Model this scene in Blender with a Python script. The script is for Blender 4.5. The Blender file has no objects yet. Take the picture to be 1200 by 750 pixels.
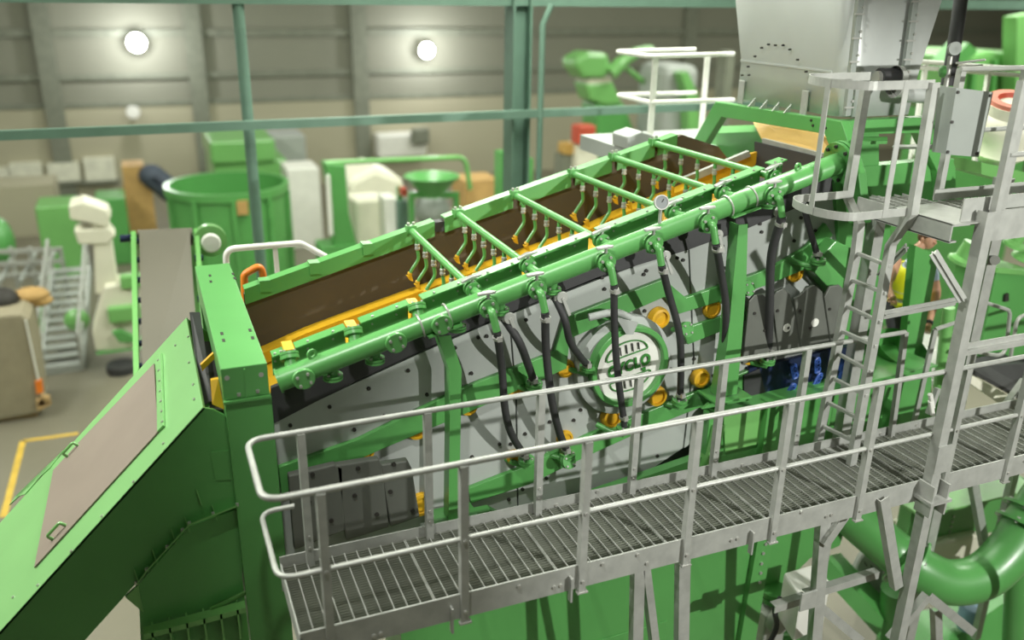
import bpy, math, random
from mathutils import Vector, Matrix
random.seed(7)
scene = bpy.context.scene
COL = scene.collection
V = Vector

# ------------------------------------------------------------------ camera
F_PX, PITCH, ROLL, YAW, HC = 1028.584, 0.358852, 0.0162775, 1.1737496, 8.8
_fh = V((math.cos(YAW), math.sin(YAW), 0)); _rt = V((math.sin(YAW), -math.cos(YAW), 0)); _up = V((0, 0, 1))
FW = _fh*math.cos(PITCH) - _up*math.sin(PITCH)
_cu = _up*math.cos(PITCH) + _fh*math.sin(PITCH)
RT = _rt*math.cos(ROLL) + _cu*math.sin(ROLL)
CU = -_rt*math.sin(ROLL) + _cu*math.cos(ROLL)
CAM = V((0, 0, HC))
cd = bpy.data.cameras.new('camera'); cam = bpy.data.objects.new('camera', cd); COL.objects.link(cam)
cam.matrix_world = Matrix(((RT.x, CU.x, -FW.x, 0), (RT.y, CU.y, -FW.y, 0), (RT.z, CU.z, -FW.z, HC), (0, 0, 0, 1)))
cd.sensor_width = 36; cd.lens = 36*F_PX/1200; cd.clip_end = 300
cd.dof.use_dof = True; cd.dof.focus_distance = 8.0; cd.dof.aperture_fstop = 0.42
scene.camera = cam

def P(u, v, x=None, y=None, z=None):
    """point of the world seen at photo pixel (u, v) on the plane x=, y= or z="""
    d = RT*((u-600)/F_PX) + CU*((375-v)/F_PX) + FW
    if y is not None: t = y/d.y
    elif x is not None: t = x/d.x
    else: t = (z-HC)/d.z
    return CAM + d*t

# ------------------------------------------------------------------ world, lamps, exposure
w = bpy.data.worlds.new('world'); scene.world = w; w.use_nodes = True
w.node_tree.nodes['Background'].inputs[0].default_value = (0.8, 0.85, 0.8, 1)
w.node_tree.nodes['Background'].inputs[1].default_value = 0.3
scene.view_settings.view_transform = 'Standard'; scene.view_settings.look = 'None'
scene.view_settings.gamma = 1; scene.view_settings.use_curve_mapping = False
scene.view_settings.exposure = 0.0

def area_lamp(name, loc, target, sx, sy, watts, col=(1, 1, 1)):
    l = bpy.data.lights.new(name, 'AREA'); l.shape = 'RECTANGLE'; l.size = sx; l.size_y = sy
    l.energy = watts; l.color = col
    o = bpy.data.objects.new(name, l); COL.objects.link(o); o.location = loc
    o.rotation_euler = (V(target)-V(loc)).to_track_quat('-Z', 'Y').to_euler(); return o
def spot_lamp(name, loc, target, watts, angle, blend, rad=0.15, col=(1, 1, 1)):
    l = bpy.data.lights.new(name, 'SPOT'); l.spot_size = math.radians(angle); l.spot_blend = blend
    l.energy = watts; l.shadow_soft_size = rad; l.color = col
    o = bpy.data.objects.new(name, l); COL.objects.link(o); o.location = loc
    o.rotation_euler = (V(target)-V(loc)).to_track_quat('-Z', 'Y').to_euler(); return o
WARM = (0.97, 1.0, 0.88)
for lx in (-8, 6, 20, 34):
    for ly in (11, 21, 31):
        area_lamp('ceiling_fill_lamp', (lx, ly, 13.6), (lx, ly, 0), 3.0, 7.0, {11: 1500, 21: 1100, 31: 450}[ly], WARM)
area_lamp('ceiling_fill_lamp', (4, -4, 13.6), (4, 4, 0), 6.0, 3.0, 200, WARM)  # unseen fill lamp, added to raise the ambient light from the front
spot_lamp('high_bay_lamp', (0.2, 3.2, 13.0), (4.8, 6.8, 4.6), 1750, 60, 0.5, 0.16, (1, 1, 0.95))
spot_lamp('high_bay_lamp', (-4.5, 8.6, 13.0), (-0.3, 7.6, 4.6), 2200, 60, 0.5, 0.16, (1, 1, 0.95))
spot_lamp('work_light', (8.6, -3.5, 8.9), (6.8, 6.5, 4.0), 4100, 53, 0.35, 0.10, (1, 1, 0.95))

# ------------------------------------------------------------------ materials
def srgb(r, g, b):
    f = lambda c: (c/255/12.92) if c/255 <= 0.04045 else ((c/255+0.055)/1.055)**2.4
    return (f(r), f(g), f(b), 1)
def mat(name, col, rough=0.5, metal=0.0, var=0.12, scale=3.0, bump=0.0, bscale=60.0, spec=0.5, coat=0.0, emit=None):
    m = bpy.data.materials.new(name); m.use_nodes = True
    nt = m.node_tree; b = nt.nodes['Principled BSDF']
    b.inputs['Roughness'].default_value = rough; b.inputs['Metallic'].default_value = metal
    b.inputs['Specular IOR Level'].default_value = spec; b.inputs['Coat Weight'].default_value = coat; b.inputs['Coat Roughness'].default_value = 0.28
    tc = nt.nodes.new('ShaderNodeTexCoord')
    n = nt.nodes.new('ShaderNodeTexNoise'); n.inputs['Scale'].default_value = scale; n.inputs['Detail'].default_value = 5
    nt.links.new(tc.outputs['Object'], n.inputs['Vector'])
    r = nt.nodes.new('ShaderNodeValToRGB')
    r.color_ramp.elements[0].position = 0.3; r.color_ramp.elements[1].position = 0.7
    r.color_ramp.elements[0].color = tuple(c*(1-var) for c in col[:3])+(1,)
    r.color_ramp.elements[1].color = tuple(min(1, c*(1+var)) for c in col[:3])+(1,)
    nt.links.new(n.outputs['Fac'], r.inputs['Fac']); nt.links.new(r.outputs['Color'], b.inputs['Base Color'])
    if bump:
        n2 = nt.nodes.new('ShaderNodeTexNoise'); n2.inputs['Scale'].default_value = bscale; n2.inputs['Detail'].default_value = 3
        nt.links.new(tc.outputs['Object'], n2.inputs['Vector'])
        bp = nt.nodes.new('ShaderNodeBump'); bp.inputs['Strength'].default_value = bump; bp.inputs['Distance'].default_value = 0.01
        nt.links.new(n2.outputs['Fac'], bp.inputs['Height']); nt.links.new(bp.outputs['Normal'], b.inputs['Normal'])
    if emit:
        b.inputs['Emission Color'].default_value = emit[0]; b.inputs['Emission Strength'].default_value = emit[1]
    return m
M = dict(
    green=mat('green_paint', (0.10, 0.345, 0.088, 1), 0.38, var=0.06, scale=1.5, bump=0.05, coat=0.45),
    pale=mat('lit_green_paint', (0.25, 0.55, 0.20, 1), 0.40, var=0.05, scale=1.5, bump=0.04, coat=0.7),  # same green as the rest, brightened to carry the light on the chute top
    leaf=mat('leaf_green_paint', (0.18, 0.46, 0.13, 1), 0.40, var=0.06, scale=1.5, bump=0.05, coat=0.7),
    grate=mat('dull_grating_steel', srgb(122, 126, 114), 0.6, 0.2, var=0.1),
    galv=mat('galvanised_steel', srgb(176, 178, 172), 0.42, 0.25, var=0.10, scale=9, bump=0.06),
    steel=mat('zinc_hardware', srgb(190, 190, 184), 0.35, 0.5, var=0.1),
    plate=mat('grey_primer_plate', srgb(170, 175, 170), 0.55, var=0.05, scale=2),
    hopper=mat('brushed_steel_sheet', srgb(186, 190, 186), 0.38, 0.15, var=0.04, scale=2),
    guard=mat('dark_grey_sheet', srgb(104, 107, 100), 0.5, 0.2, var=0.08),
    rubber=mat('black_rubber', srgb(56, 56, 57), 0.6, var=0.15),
    lining=mat('brown_rubber_lining', srgb(84, 74, 58), 0.7, var=0.1, scale=1.2),
    yellow=mat('yellow_polyurethane', srgb(216, 168, 34), 0.45, var=0.06),
    ochre=mat('ochre_rubber_sheet', srgb(196, 158, 86), 0.5, var=0.05),
    guard2=mat('grey_sheet', srgb(148, 154, 148), 0.5, 0.1, var=0.04),
    emblem=mat('emblem_green', (0.035, 0.22, 0.03, 1), 0.5),
    dark=mat('dark_bolt', srgb(54, 52, 48), 0.6, 0.2),
    white=mat('white_paint', srgb(232, 232, 224), 0.45, var=0.04),
    cream=mat('cream_paint', srgb(226, 224, 204), 0.5, var=0.04),
    belt=mat('grey_belt_rubber', srgb(110, 106, 93), 0.6, var=0.05, scale=1.0),
    panel=mat('taupe_rubber_sheet', srgb(142, 130, 118), 0.55, var=0.05, scale=2.0),
    blue=mat('dark_blue_plastic', srgb(20, 34, 66), 0.45, var=0.1),
    bluel=mat('light_blue_plastic', srgb(58, 92, 170), 0.45, var=0.1),
    orange=mat('orange_paint', srgb(236, 128, 40), 0.45),
    red=mat('red_paint', srgb(196, 84, 62), 0.5),
    floor=mat('concrete_floor', srgb(120, 116, 100), 0.45, var=0.10, scale=0.35, bump=0.08, bscale=8),
    wall=mat('wall_cladding', srgb(132, 133, 118), 0.7, var=0.05, scale=0.2),
    wall_low=mat('lower_wall_cladding', srgb(172, 168, 144), 0.7, var=0.05, scale=0.2),
    ceil=mat('ceiling_sheet', srgb(180, 180, 170), 0.8),
    frame=mat('grey_green_steel', srgb(104, 134, 118), 0.5, var=0.08),
    girt=mat('dark_grey_green_girt', srgb(124, 128, 113), 0.6),
    card=mat('brown_cardboard', srgb(186, 150, 92), 0.7, var=0.12),
    tarp=mat('beige_tarpaulin', srgb(152, 144, 120), 0.65, var=0.08, bump=0.3, bscale=4),
    wood=mat('pallet_wood', srgb(190, 160, 112), 0.7, var=0.15, scale=12),
    line=mat('yellow_floor_paint', srgb(206, 172, 70), 0.6, var=0.15, scale=4),
    glass=mat('gauge_glass', srgb(150, 155, 155), 0.15),
    vest=mat('yellow_hi_vis', srgb(225, 225, 30), 0.6, var=0.06),
    band=mat('silver_reflective_band', srgb(190, 190, 170), 0.4),
    cloth=mat('dark_trousers', srgb(58, 58, 62), 0.8),
    shirt=mat('light_blue_shirt', srgb(168, 182, 200), 0.8),
    skin=mat('skin', srgb(196, 148, 122), 0.55),
    hair=mat('brown_hair', srgb(92, 62, 40), 0.7),
    lampglow=mat('lamp_lens', (1, 1, 0.95, 1), 0.3, emit=((1, 1, 0.95, 1), 40)),
    window=mat('frosted_window', srgb(226, 226, 208), 0.4),
    pink=mat('pink_liner', srgb(214, 132, 112), 0.55),
)

# ------------------------------------------------------------------ mesh builder
def frame_of(d, up=V((0, 0, 1))):
    d = d.normalized()
    if abs(d.dot(up)) > 0.995: up = V((1, 0, 0))
    s = d.cross(up).normalized(); return d, s, s.cross(d).normalized()
class MB:
    def __init__(s): s.v = []; s.f = []
    def quadbox(s, a, b):                # two quads of 4 points each, same winding
        n = len(s.v); s.v += list(a)+list(b)
        s.f += [(n+3, n+2, n+1, n), (n+4, n+5, n+6, n+7)] + [(n+i, n+(i+1) % 4, n+4+(i+1) % 4, n+4+i) for i in range(4)]
        return s
    def box(s, x0, x1, y0, y1, z0, z1):
        return s.quadbox([V((x0, y0, z0)), V((x1, y0, z0)), V((x1, y1, z0)), V((x0, y1, z0))],
                         [V((x0, y0, z1)), V((x1, y0, z1)), V((x1, y1, z1)), V((x0, y1, z1))])
    def bar(s, a, b, w, h, up=V((0, 0, 1))):
        a, b = V(a), V(b); d, sd, u = frame_of(b-a, V(up))
        q = [sd*(i*w/2)+u*(j*h/2) for i, j in ((-1, -1), (1, -1), (1, 1), (-1, 1))]
        return s.quadbox([a+k for k in q], [b+k for k in q])
    def prism(s, pts, vec):
        n = len(s.v); k = len(pts); vec = V(vec); pts = [V(p) for p in pts]
        s.v += pts+[p+vec for p in pts]
        s.f += [tuple(range(n+k-1, n-1, -1)), tuple(range(n+k, n+2*k))]
        s.f += [(n+i, n+(i+1) % k, n+k+(i+1) % k, n+k+i) for i in range(k)]
        return s
    def tube(s, pts, r, n=10, closed=False):
        pts = [V(p) for p in pts]; k = len(pts); base = len(s.v)
        rr = r if isinstance(r, (list, tuple)) else [r]*k
        prev = None
        for i, p in enumerate(pts):
            if closed: t = pts[(i+1) % k]-pts[i-1]
            else: t = pts[min(i+1, k-1)]-pts[max(i-1, 0)]
            t.normalize()
            if prev is None: _, a, _ = frame_of(t)
            else: a = (prev - t*prev.dot(t)).normalized()
            prev = a; b = t.cross(a)
            for j in range(n):
                an = 2*math.pi*j/n; s.v.append(p+(a*math.cos(an)+b*math.sin(an))*rr[i])
        for i in range(k if closed else k-1):
            for j in range(n):
                s.f.append((base+i*n+j, base+i*n+(j+1) % n, base+((i+1) % k)*n+(j+1) % n, base+((i+1) % k)*n+j))
        if not closed:
            s.f.append(tuple(base+j for j in range(n-1, -1, -1))); s.f.append(tuple(base+(k-1)*n+j for j in range(n)))
        return s
    def cyl(s, a, b, r, r2=None, n=16):
        return s.tube([a, b], [r, r if r2 is None else r2], n)
    def ring(s, c, axis, ro, ri, h, n=28):    # flat washer with a hole
        d, a, b = frame_of(V(axis)); c = V(c); base = len(s.v)
        for (rad, off) in ((ri, 0), (ro, 0), (ro, h), (ri, h)):
            for j in range(n):
                an = 2*math.pi*j/n; s.v.append(c+d*off+(a*math.cos(an)+b*math.sin(an))*rad)
        for q in range(4):
            for j in range(n):
                s.f.append((base+q*n+j, base+q*n+(j+1) % n, base+((q+1) % 4)*n+(j+1) % n, base+((q+1) % 4)*n+j))
        return s
    def sph(s, c, r, n=12, m=8, squash=(1, 1, 1)):
        c = V(c); base = len(s.v)
        for i in range(m+1):
            th = math.pi*i/m
            for j in range(n):
                ph = 2*math.pi*j/n
                s.v.append(c+V((r*squash[0]*math.sin(th)*math.cos(ph), r*squash[1]*math.sin(th)*math.sin(ph), r*squash[2]*math.cos(th))))
        for i in range(m):
            for j in range(n):
                s.f.append((base+i*n+j, base+(i+1)*n+j, base+(i+1)*n+(j+1) % n, base+i*n+(j+1) % n))
        return s
    def lathe(s, c, prof, n=28, axis=(0, 0, 1), caps=True):
        d, a, b = frame_of(V(axis)); c = V(c); base = len(s.v)
        for (r, h) in prof:
            for j in range(n):
                an = 2*math.pi*j/n; s.v.append(c+d*h+(a*math.cos(an)+b*math.sin(an))*r)
        k = len(prof)
        for i in range(k-1):
            for j in range(n):
                s.f.append((base+i*n+j, base+i*n+(j+1) % n, base+(i+1)*n+(j+1) % n, base+(i+1)*n+j))
        if caps:
            s.f.append(tuple(base+j for j in range(n-1, -1, -1))); s.f.append(tuple(base+(k-1)*n+j for j in range(n)))
        return s
    def build(s, name, m, parent=None, smooth=False, bevel=0, label=None, stuff=False, solid=0):
        me = bpy.data.meshes.new(name)
        off = world_loc(parent) if parent else V((0, 0, 0))
        me.from_pydata([tuple(p-off) for p in s.v], [], s.f); me.materials.append(M[m] if isinstance(m, str) else m)
        me.validate(); 
        import bmesh
        b = bmesh.new(); b.from_mesh(me); bmesh.ops.recalc_face_normals(b, faces=b.faces); b.to_mesh(me); b.free()
        if smooth:
            for p in me.polygons: p.use_smooth = True
            try: me.set_sharp_from_angle(angle=math.radians(38))
            except Exception: pass
        o = bpy.data.objects.new(name, me); COL.objects.link(o)
        if parent: o.parent = parent
        if bevel:
            bv = o.modifiers.new('bevel', 'BEVEL'); bv.width = bevel; bv.segments = 2; bv.limit_method = 'ANGLE'; bv.angle_limit = math.radians(50)
        if label: o['label'] = label
        if stuff: o['kind'] = 'stuff'
        return o
def world_loc(o):
    l = V((0, 0, 0))
    while o: l += o.location; o = o.parent
    return l
def thing(name, label, cat, loc=(0, 0, 0), group=None):
    o = bpy.data.objects.new(name, None); COL.objects.link(o); o.location = loc; o.empty_display_size = 0.1
    o['label'] = label; o['category'] = cat
    if group: o['group'] = group
    return o
def tag(o, label, cat, group=None):
    o['label'] = label; o['category'] = cat
    if group: o['group'] = group
    return o
def struct(name, mb, m, parent=None, **k):
    o = mb.build(name, m, parent, **k)
    if parent is None: o['kind'] = 'structure'
    return o
def copy_tree(o, parent=None):
    c = o.copy(); COL.objects.link(c)
    if parent: c.parent = parent
    for ch in list(o.children): copy_tree(ch, c)
    return c
def smooth_path(pts, n=6):           # Catmull-Rom
    pts = [V(p) for p in pts]; q = [pts[0]*2-pts[1]]+pts+[pts[-1]*2-pts[-2]]; out = []
    for i in range(1, len(q)-2):
        a, b, c, d = q[i-1], q[i], q[i+1], q[i+2]
        for j in range(n):
            t = j/n; out.append(0.5*((2*b)+(c-a)*t+(2*a-5*b+4*c-d)*t*t+(3*b-a-3*c+d)*t**3))
    out.append(pts[-1]); return out
def fillet(pts, r, n=6):
    pts = [V(p) for p in pts]; out = [pts[0]]
    for i in range(1, len(pts)-1):
        a, b, c = pts[i-1], pts[i], pts[i+1]; u = (a-b).normalized(); w_ = (c-b).normalized()
        an = u.angle(w_); 
        if an > 3.05: out.append(b); continue
        t = min(r/math.tan(an/2), (a-b).length*0.49, (c-b).length*0.49); p0 = b+u*t; p1 = b+w_*t
        for j in range(n+1):
            k = j/n; out.append(p0*(1-k)**2+b*2*k*(1-k)+p1*k*k)
    out.append(pts[-1]); return out
def bolts(mb, pts, axis, r=0.014, h=0.012, n=6):
    ax = V(axis).normalized()
    for p in pts: mb.cyl(V(p)-ax*h*0.3, V(p)+ax*h, r, n=n)
YN = V((0, -1, 0)); ZU = V((0, 0, 1))
# ================================================================== the setting
struct('floor', MB().box(-30, 60, -12, 42, -0.3, 0), 'floor')
struct('ceiling', MB().box(-30, 60, -12, 42.3, 14, 14.2), 'ceil')
struct('wall_left', MB().box(-30.3, -30, -12, 42.3, -0.3, 14), 'wall')
struct('wall_right', MB().box(60, 60.3, -12, 42.3, -0.3, 14), 'wall')
struct('wall_front', MB().box(-30, 60, -12.3, -12, -0.3, 14), 'wall')
wall = struct('wall_back', MB().box(-30, 60, 42, 42.3, 3.9, 14), 'wall')
struct('trim_1', MB().box(-30, 60, 41.9, 42.3, -0.3, 3.9), 'wall_low')
for k, (zz, hh) in enumerate(((4.0, .2), (5.15, .25), (6.9, .3), (8.6, .3))):
    MB().box(-30, 60, 41.85, 42.0, zz-hh/2, zz+hh/2).build('girt', 'girt', wall)
for u in (62, 235, 425, 805, 1010):
    c = P(u, 120, y=41.6)
    MB().box(c.x-.35, c.x+.35, 41.7, 42, 0, 13.9).build('wall_column', 'girt', wall)
# painted line on the floor
ln = MB()
def strip(mb, a, b, w_):
    a, b = V((a.x, a.y, 0.002)), V((b.x, b.y, 0.002)); d = (b-a).normalized(); s_ = V((-d.y, d.x, 0))*w_/2
    mb.prism([a-s_, b-s_, b+s_, a+s_], (0, 0, 0.004))
strip(ln, P(4, 606, z=0), P(27, 517, z=0), .12); strip(ln, P(27, 517, z=0), P(92, 508, z=0), .12)
struct('trim_2', ln, 'line')

# the open steel frame between machine and hall: a column, a pipe post, two rails
YF = 14.0
t = thing('steel_column', 'grey-green steel column of flanged section, behind the far side of the screen', 'column', (P(605, 222, y=YF).x, YF, 0))
cx = P(606, 120, y=YF).x
MB().box(cx-.165, cx-.13, YF-.2, YF+.2, 0, 8.9).build('flange', 'frame', t)
MB().box(cx+.13, cx+.165, YF-.2, YF+.2, 0, 8.9).build('flange', 'frame', t)
MB().box(cx-.13, cx+.13, YF-.02, YF+.02, 0, 8.9).build('web', 'frame', t)
MB().tube([(cx+.3, YF-.3, 0), (cx+.3, YF-.3, 8.3), (cx+.45, YF-.3, 8.6)], .05, 10).build('drain_pipe', 'frame', t, smooth=True)
a = P(291, 145, y=YF)
tag(MB().cyl((a.x, YF, 0), (a.x, YF, 8.9), .085, n=14).build('pipe_post', 'frame', smooth=True), 'slim grey-green round pipe post in front of the green tank', 'post')
h0 = P(0, 156, y=YF); h1 = P(770, 125, y=YF)
tag(MB().bar((-6, YF-.28, h0.z), (16, YF-.28, h1.z+.02), .1, .13).build('frame_rail', 'frame'), 'long grey-green rail crossing the hall at mid height of the column', 'rail')
h0 = P(0, -5, y=YF)
rl = MB().bar((-6, YF, h0.z+.0), (18, YF, h0.z+.05), .2, .18).build('roof_beam', 'frame')
tag(rl, 'grey-green beam along the very top, carried by the column and the pipe post', 'beam')
# ================================================================== vibrating screen
YS, YN_, YFAR = 6.75, 6.75, 8.3
S = lambda u, v: P(u, v, y=YS)
scr = thing('vibrating_screen', 'large inclined vibrating screen with grey side plate, green stiffeners and brown lined trough', 'screen', (3.2, 7.5, 4.2))
def slab(pix, y, th, name, m, parent=scr, bevel=0, label=None):
    return MB().prism([P(u, v, y=y) for u, v in pix], (0, th, 0)).build(name, m, parent, bevel=bevel, label=label)
# near side: grey plate in three bolted sheets, with a thin seam between them
top = lambda u: 493 + (270-493)*(u-323)/(860-323) - 10*math.sin(math.pi*(u-323)/(537))
def sheet(us, low):
    return [(u, top(u)) for u in us] + low
slab(sheet((318, 360, 420, 500, 560, 596), [(604, 470), (606, 600), (560, 640), (318, 690)]), YS, .03, 'side_sheet', 'plate')
slab(sheet((598, 640, 700, 760, 806), [(812, 420), (800, 525), (760, 552), (690, 590), (608, 600), (606, 470)]), YS, .03, 'side_sheet', 'plate')
slab(sheet((808, 860, 920, 985), [(992, 330), (985, 440), (905, 452), (850, 490), (802, 525), (814, 420)]), YS, .03, 'side_sheet', 'plate')
# black rubber band above it and inner face of near side
slab([(318, 455), (500, 382), (700, 303), (880, 225), (980, 185), (985, 222), (880, 266), (806, 293), (700, 325), (596, 367), (500, 408), (418, 446), (318, 498)], YS-.012, .05, 'rubber_band', 'rubber')
# green cap channel of the near side, segment by segment, light top and dark face
zcap = lambda x: S(318, 415).z + (S(880, 200).z-S(318, 415).z)*(x-S(318, 415).x)/(S(880, 200).x-S(318, 415).x)
segs = [(318, 332), (345, 404), (421, 478), (493, 550), (556, 612), (622, 690), (700, 775), (785, 836), (848, 892), (902, 918)]
for a, b in segs:
    xa = P(a, 415-(a-318)*.3826, y=YS).x; xb = P(b, 415-(b-318)*.3826, y=YS).x
    q = MB()
    q.prism([(xa, YS-.06, zcap(xa)-.012), (xb, YS-.06, zcap(xb)-.012), (xb, YS-.06, zcap(xb)), (xa, YS-.06, zcap(xa))], (0, .13, 0))
    q.prism([(xa, YS-.0, zcap(xa)-.19), (xb, YS-.0, zcap(xb)-.19), (xb, YS-.0, zcap(xb)-.01), (xa, YS-.0, zcap(xa)-.01)], (0, .012, 0))
    k = q.build('side_cap', 'green', scr)
    nb = max(2, int((xb-xa)/.22)); bm_ = MB()
    for i in range(nb):
        x = xa+(xb-xa)*(i+.5)/nb; bm_.cyl((x, YS-.03, zcap(x)), (x, YS-.03, zcap(x)+.014), .012, n=6); bm_.cyl((x, YS, zcap(x)-.07), (x, YS-.012, zcap(x)-.07), .01, n=6)
    bm_.build('bolts', 'steel', k, stuff=True)
# far side: brown lined wall, cap rails, yellow deck liner
slab([(286, 345), (485, 272), (770, 170), (800, 158), (842, 172), (868, 205), (880, 230), (700, 330), (300, 500)], YFAR, .06, 'lined_wall', 'lining', label='far side wall lined with brown rubber')
Sf = lambda u, v, dy=0: P(u, v, y=YFAR+dy)
fa, fb = Sf(290, 338), Sf(772, 166)
zf = lambda x: fa.z+(fb.z-fa.z)*(x-fa.x)/(fb.x-fa.x)
for a, b in [(286, 508), (520, 600), (608, 668), (673, 716), (722, 766), (770, 792)]:
    xa = Sf(a, 339-(a-290)*.358).x; xb = Sf(b, 339-(b-290)*.358).x; q = MB()
    q.prism([(xa, YFAR-.035, zf(xa)-.14), (xb, YFAR-.035, zf(xb)-.14), (xb, YFAR-.035, zf(xb)), (xa, YFAR-.035, zf(xa))], (0, .015, 0))
    q.prism([(xa, YFAR-.035, zf(xa)), (xb, YFAR-.035, zf(xb)), (xb, YFAR-.035, zf(xb)+.015), (xa, YFAR-.035, zf(xa)+.015)], (0, .14, 0))
    q.build('far_cap', 'green', scr)
for u in (310, 368, 430):
    x = Sf(u, 339-(u-290)*.358).x; q = MB()
    q.box(x-.05, x+.05, YFAR-.05, YFAR+.08, zf(x)+.012, zf(x)+.03); q.box(x-.05, x+.05, YFAR-.055, YFAR-.04, zf(x)-.08, zf(x)+.03)
    q.build('clip', 'green', scr)
x0 = Sf(508, 262).x; MB().box(x0, x0+.11, YFAR-.02, YFAR+.1, zf(x0)-.1, zf(x0)).build('cap_joint', 'rubber', scr, label='dark rubber joint between two cap rails')
yl = MB()
lo = [Sf(u, v, -.18) for u, v in ((280, 424), (312, 412), (358, 391), (400, 375), (480, 346), (530, 328), (607, 300), (677, 275), (730, 250), (802, 222), (880, 186))]
for i in range(len(lo)-1):
    a, b = lo[i], lo[i+1]
    yl.prism([a+V((0, 0, -.12)), b+V((0, 0, -.12)), b, a], (0, .17, 0))
yl.build('deck_liner', 'yellow', scr)
yd = MB(); a, b = lo[0], lo[-1]
yd.prism([a+V((0, -1.35, -.5)), b+V((0, -1.35, -.5)), b+V((0, .05, -.14)), a+V((0, .05, -.14))], (0, 0, -.05)); yd.build('screen_deck', 'yellow', scr)
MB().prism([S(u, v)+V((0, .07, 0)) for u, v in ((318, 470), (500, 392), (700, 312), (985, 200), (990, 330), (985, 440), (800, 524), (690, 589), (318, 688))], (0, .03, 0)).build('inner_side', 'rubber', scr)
# yellow spouts between the caps near the lower end
for u, v in ((338, 412), (412, 387), (485, 361)):
    c = S(u, v); q = MB()
    q.prism([(c.x-.042, YS-.07, c.z-.13), (c.x+.042, YS-.07, c.z-.13), (c.x+.042, YS-.07, c.z+.02), (c.x-.042, YS-.07, c.z+.02)], (0, .02, 0))
    q.prism([(c.x-.042, YS-.07, c.z+.02), (c.x+.042, YS-.07, c.z+.02), (c.x+.042, YS+.1, c.z+.03), (c.x-.042, YS+.1, c.z+.03)], (0, 0, .025))
    q.build('yellow_spout', 'yellow', scr)
# end wall at the upper end of the trough
MB().prism([P(862, 205, y=8.2), P(882, 185, y=8.2), P(1000, 235, y=6.8), P(985, 260, y=6.8)], (.05, 0, 0)).build('end_wall', 'rubber', scr)
# green stiffener beams on the side plate
beams = [[(326, 548), (420, 515), (540, 456), (650, 413), (662, 373), (671, 373), (664, 432), (548, 484), (440, 530), (330, 580)],
         [(663, 372), (778, 327), (804, 349), (842, 336), (905, 314), (945, 290), (968, 262), (976, 275), (952, 312), (905, 332), (842, 354), (796, 368), (779, 348), (668, 397)],
         [(548, 573), (620, 545), (690, 510), (760, 482), (850, 446), (900, 424), (904, 440), (850, 466), (760, 502), (690, 534), (620, 568), (552, 590)]]
for k, bp in enumerate(beams):
    slab(bp, YS-.05, .05, 'stiffener_beam', 'green', bevel=.006)
slab([(800, 386), (842, 372), (880, 360), (882, 372), (842, 390), (806, 404)], YS-.04, .04, 'stiffener_beam', 'green', bevel=.006)
# bolts on the side plate
bl = MB(); pts = []
for u in range(340, 980, 46): pts.append((u, top(u)+13))
for u in range(330, 640, 52): pts.append((u, top(u)+72))
for u, v in ((415, 503), (450, 487), (500, 462), (552, 437), (533, 407), (560, 395), (598, 520), (615, 508), (553, 535), (585, 520), (644, 494), (672, 492), (680, 480), (596, 585), (612, 573), (640, 560), (672, 545), (705, 325), (757, 317), (793, 302), (849, 314), (755, 364), (676, 386), (813, 420), (786, 432), (858, 330), (890, 262), (930, 282), (955, 270), (740, 545), (770, 534), (860, 400), (835, 440), (845, 420)): pts.append((u, v))
bolts(bl, [S(u, v) for u, v in pts], YN, .017, .018, 8); bl.build('plate_bolts', 'dark', scr, smooth=True, stuff=True)
# yellow tube end buffers along the beams
for (u, v, r) in ((425, 524, .10), (488, 497, .10), (548, 470, .09), (604, 449, .10), (662, 426, .09), (770, 371, .105), (833, 356, .1), (930, 314, .1), (602, 530, .08), (661, 508, .085), (714, 487, .105), (767, 462, .105), (818, 441, .1), (876, 412, .09), (492, 585, .12)):
    c = S(u, v if u in (770, 714, 767, 818) else v+5); q = MB()
    k = 1.0 if u in (770, 714, 767, 818) else .55
    q.lathe(c, [(r, 0), (r, .05*k), (r*.93, .075*k), (r*.7, .08*k), (r*.66, .055*k), (0.001, .06*k)], 24, YN, caps=False)
    q.build('tube_end_buffer', 'yellow', scr, smooth=True)
# drive cover with the emblem
cc = P(733, 426, y=YS-.1)
MB().lathe(P(726, 424, y=YS), [(.50, 0), (.50, .10), (.47, .115), (.001, .115)], 48, YN, caps=False).build('drive_housing', 'plate', scr, smooth=True)
rg = MB().ring(cc+YN*.0, YN, .41, .355, .11, 48).build('cover_ring', 'green', scr, smooth=True, bevel=.01)
cov = MB().lathe(cc, [(.36, 0), (.36, .05), (.001, .055)], 48, YN, caps=False).build('drive_cover', 'white', scr, smooth=True)
yo = cc.y-.066
def loc2(dx, dz): return V((cc.x+dx, yo, cc.z+dz))
def rot(dx, dz, a=.2): return loc2(dx*math.cos(a)-dz*math.sin(a), dx*math.sin(a)+dz*math.cos(a))
gr = MB()
for sgn in (1, -1):
    path = [rot(-.21, sgn*.115), rot(.21, sgn*.115)] + [rot(.22*math.cos(t_), sgn*(.125+.13*math.sin(t_))) for t_ in [math.pi*i/12 for i in range(13)]]
    gr.tube(path, .007, 6, closed=True)
gr.build('grille_outline', 'emblem', cov, smooth=True)
sl = MB()
for sgn in (1, -1):
    for dx in (-.13, -.065, 0, .065, .13):
        h = .10*math.sqrt(max(0, 1-(dx/.21)**2))
        sl.bar(rot(dx, sgn*.135), rot(dx, sgn*(.135+h*.9)), .008, .012, YN)
sl.build('grille_slots', 'rubber', cov, stuff=True)
fc = bpy.data.curves.new('lettering', 'FONT'); fc.body = 'CYCLO'; fc.size = .15; fc.extrude = .006; fc.offset = .006; fc.shear = .1; fc.space_character = 1.12; fc.align_x = 'CENTER'; fc.align_y = 'CENTER'
fo = bpy.data.objects.new('lettering', fc); dg = None
COL.objects.link(fo); bpy.context.view_layer.update()
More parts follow.
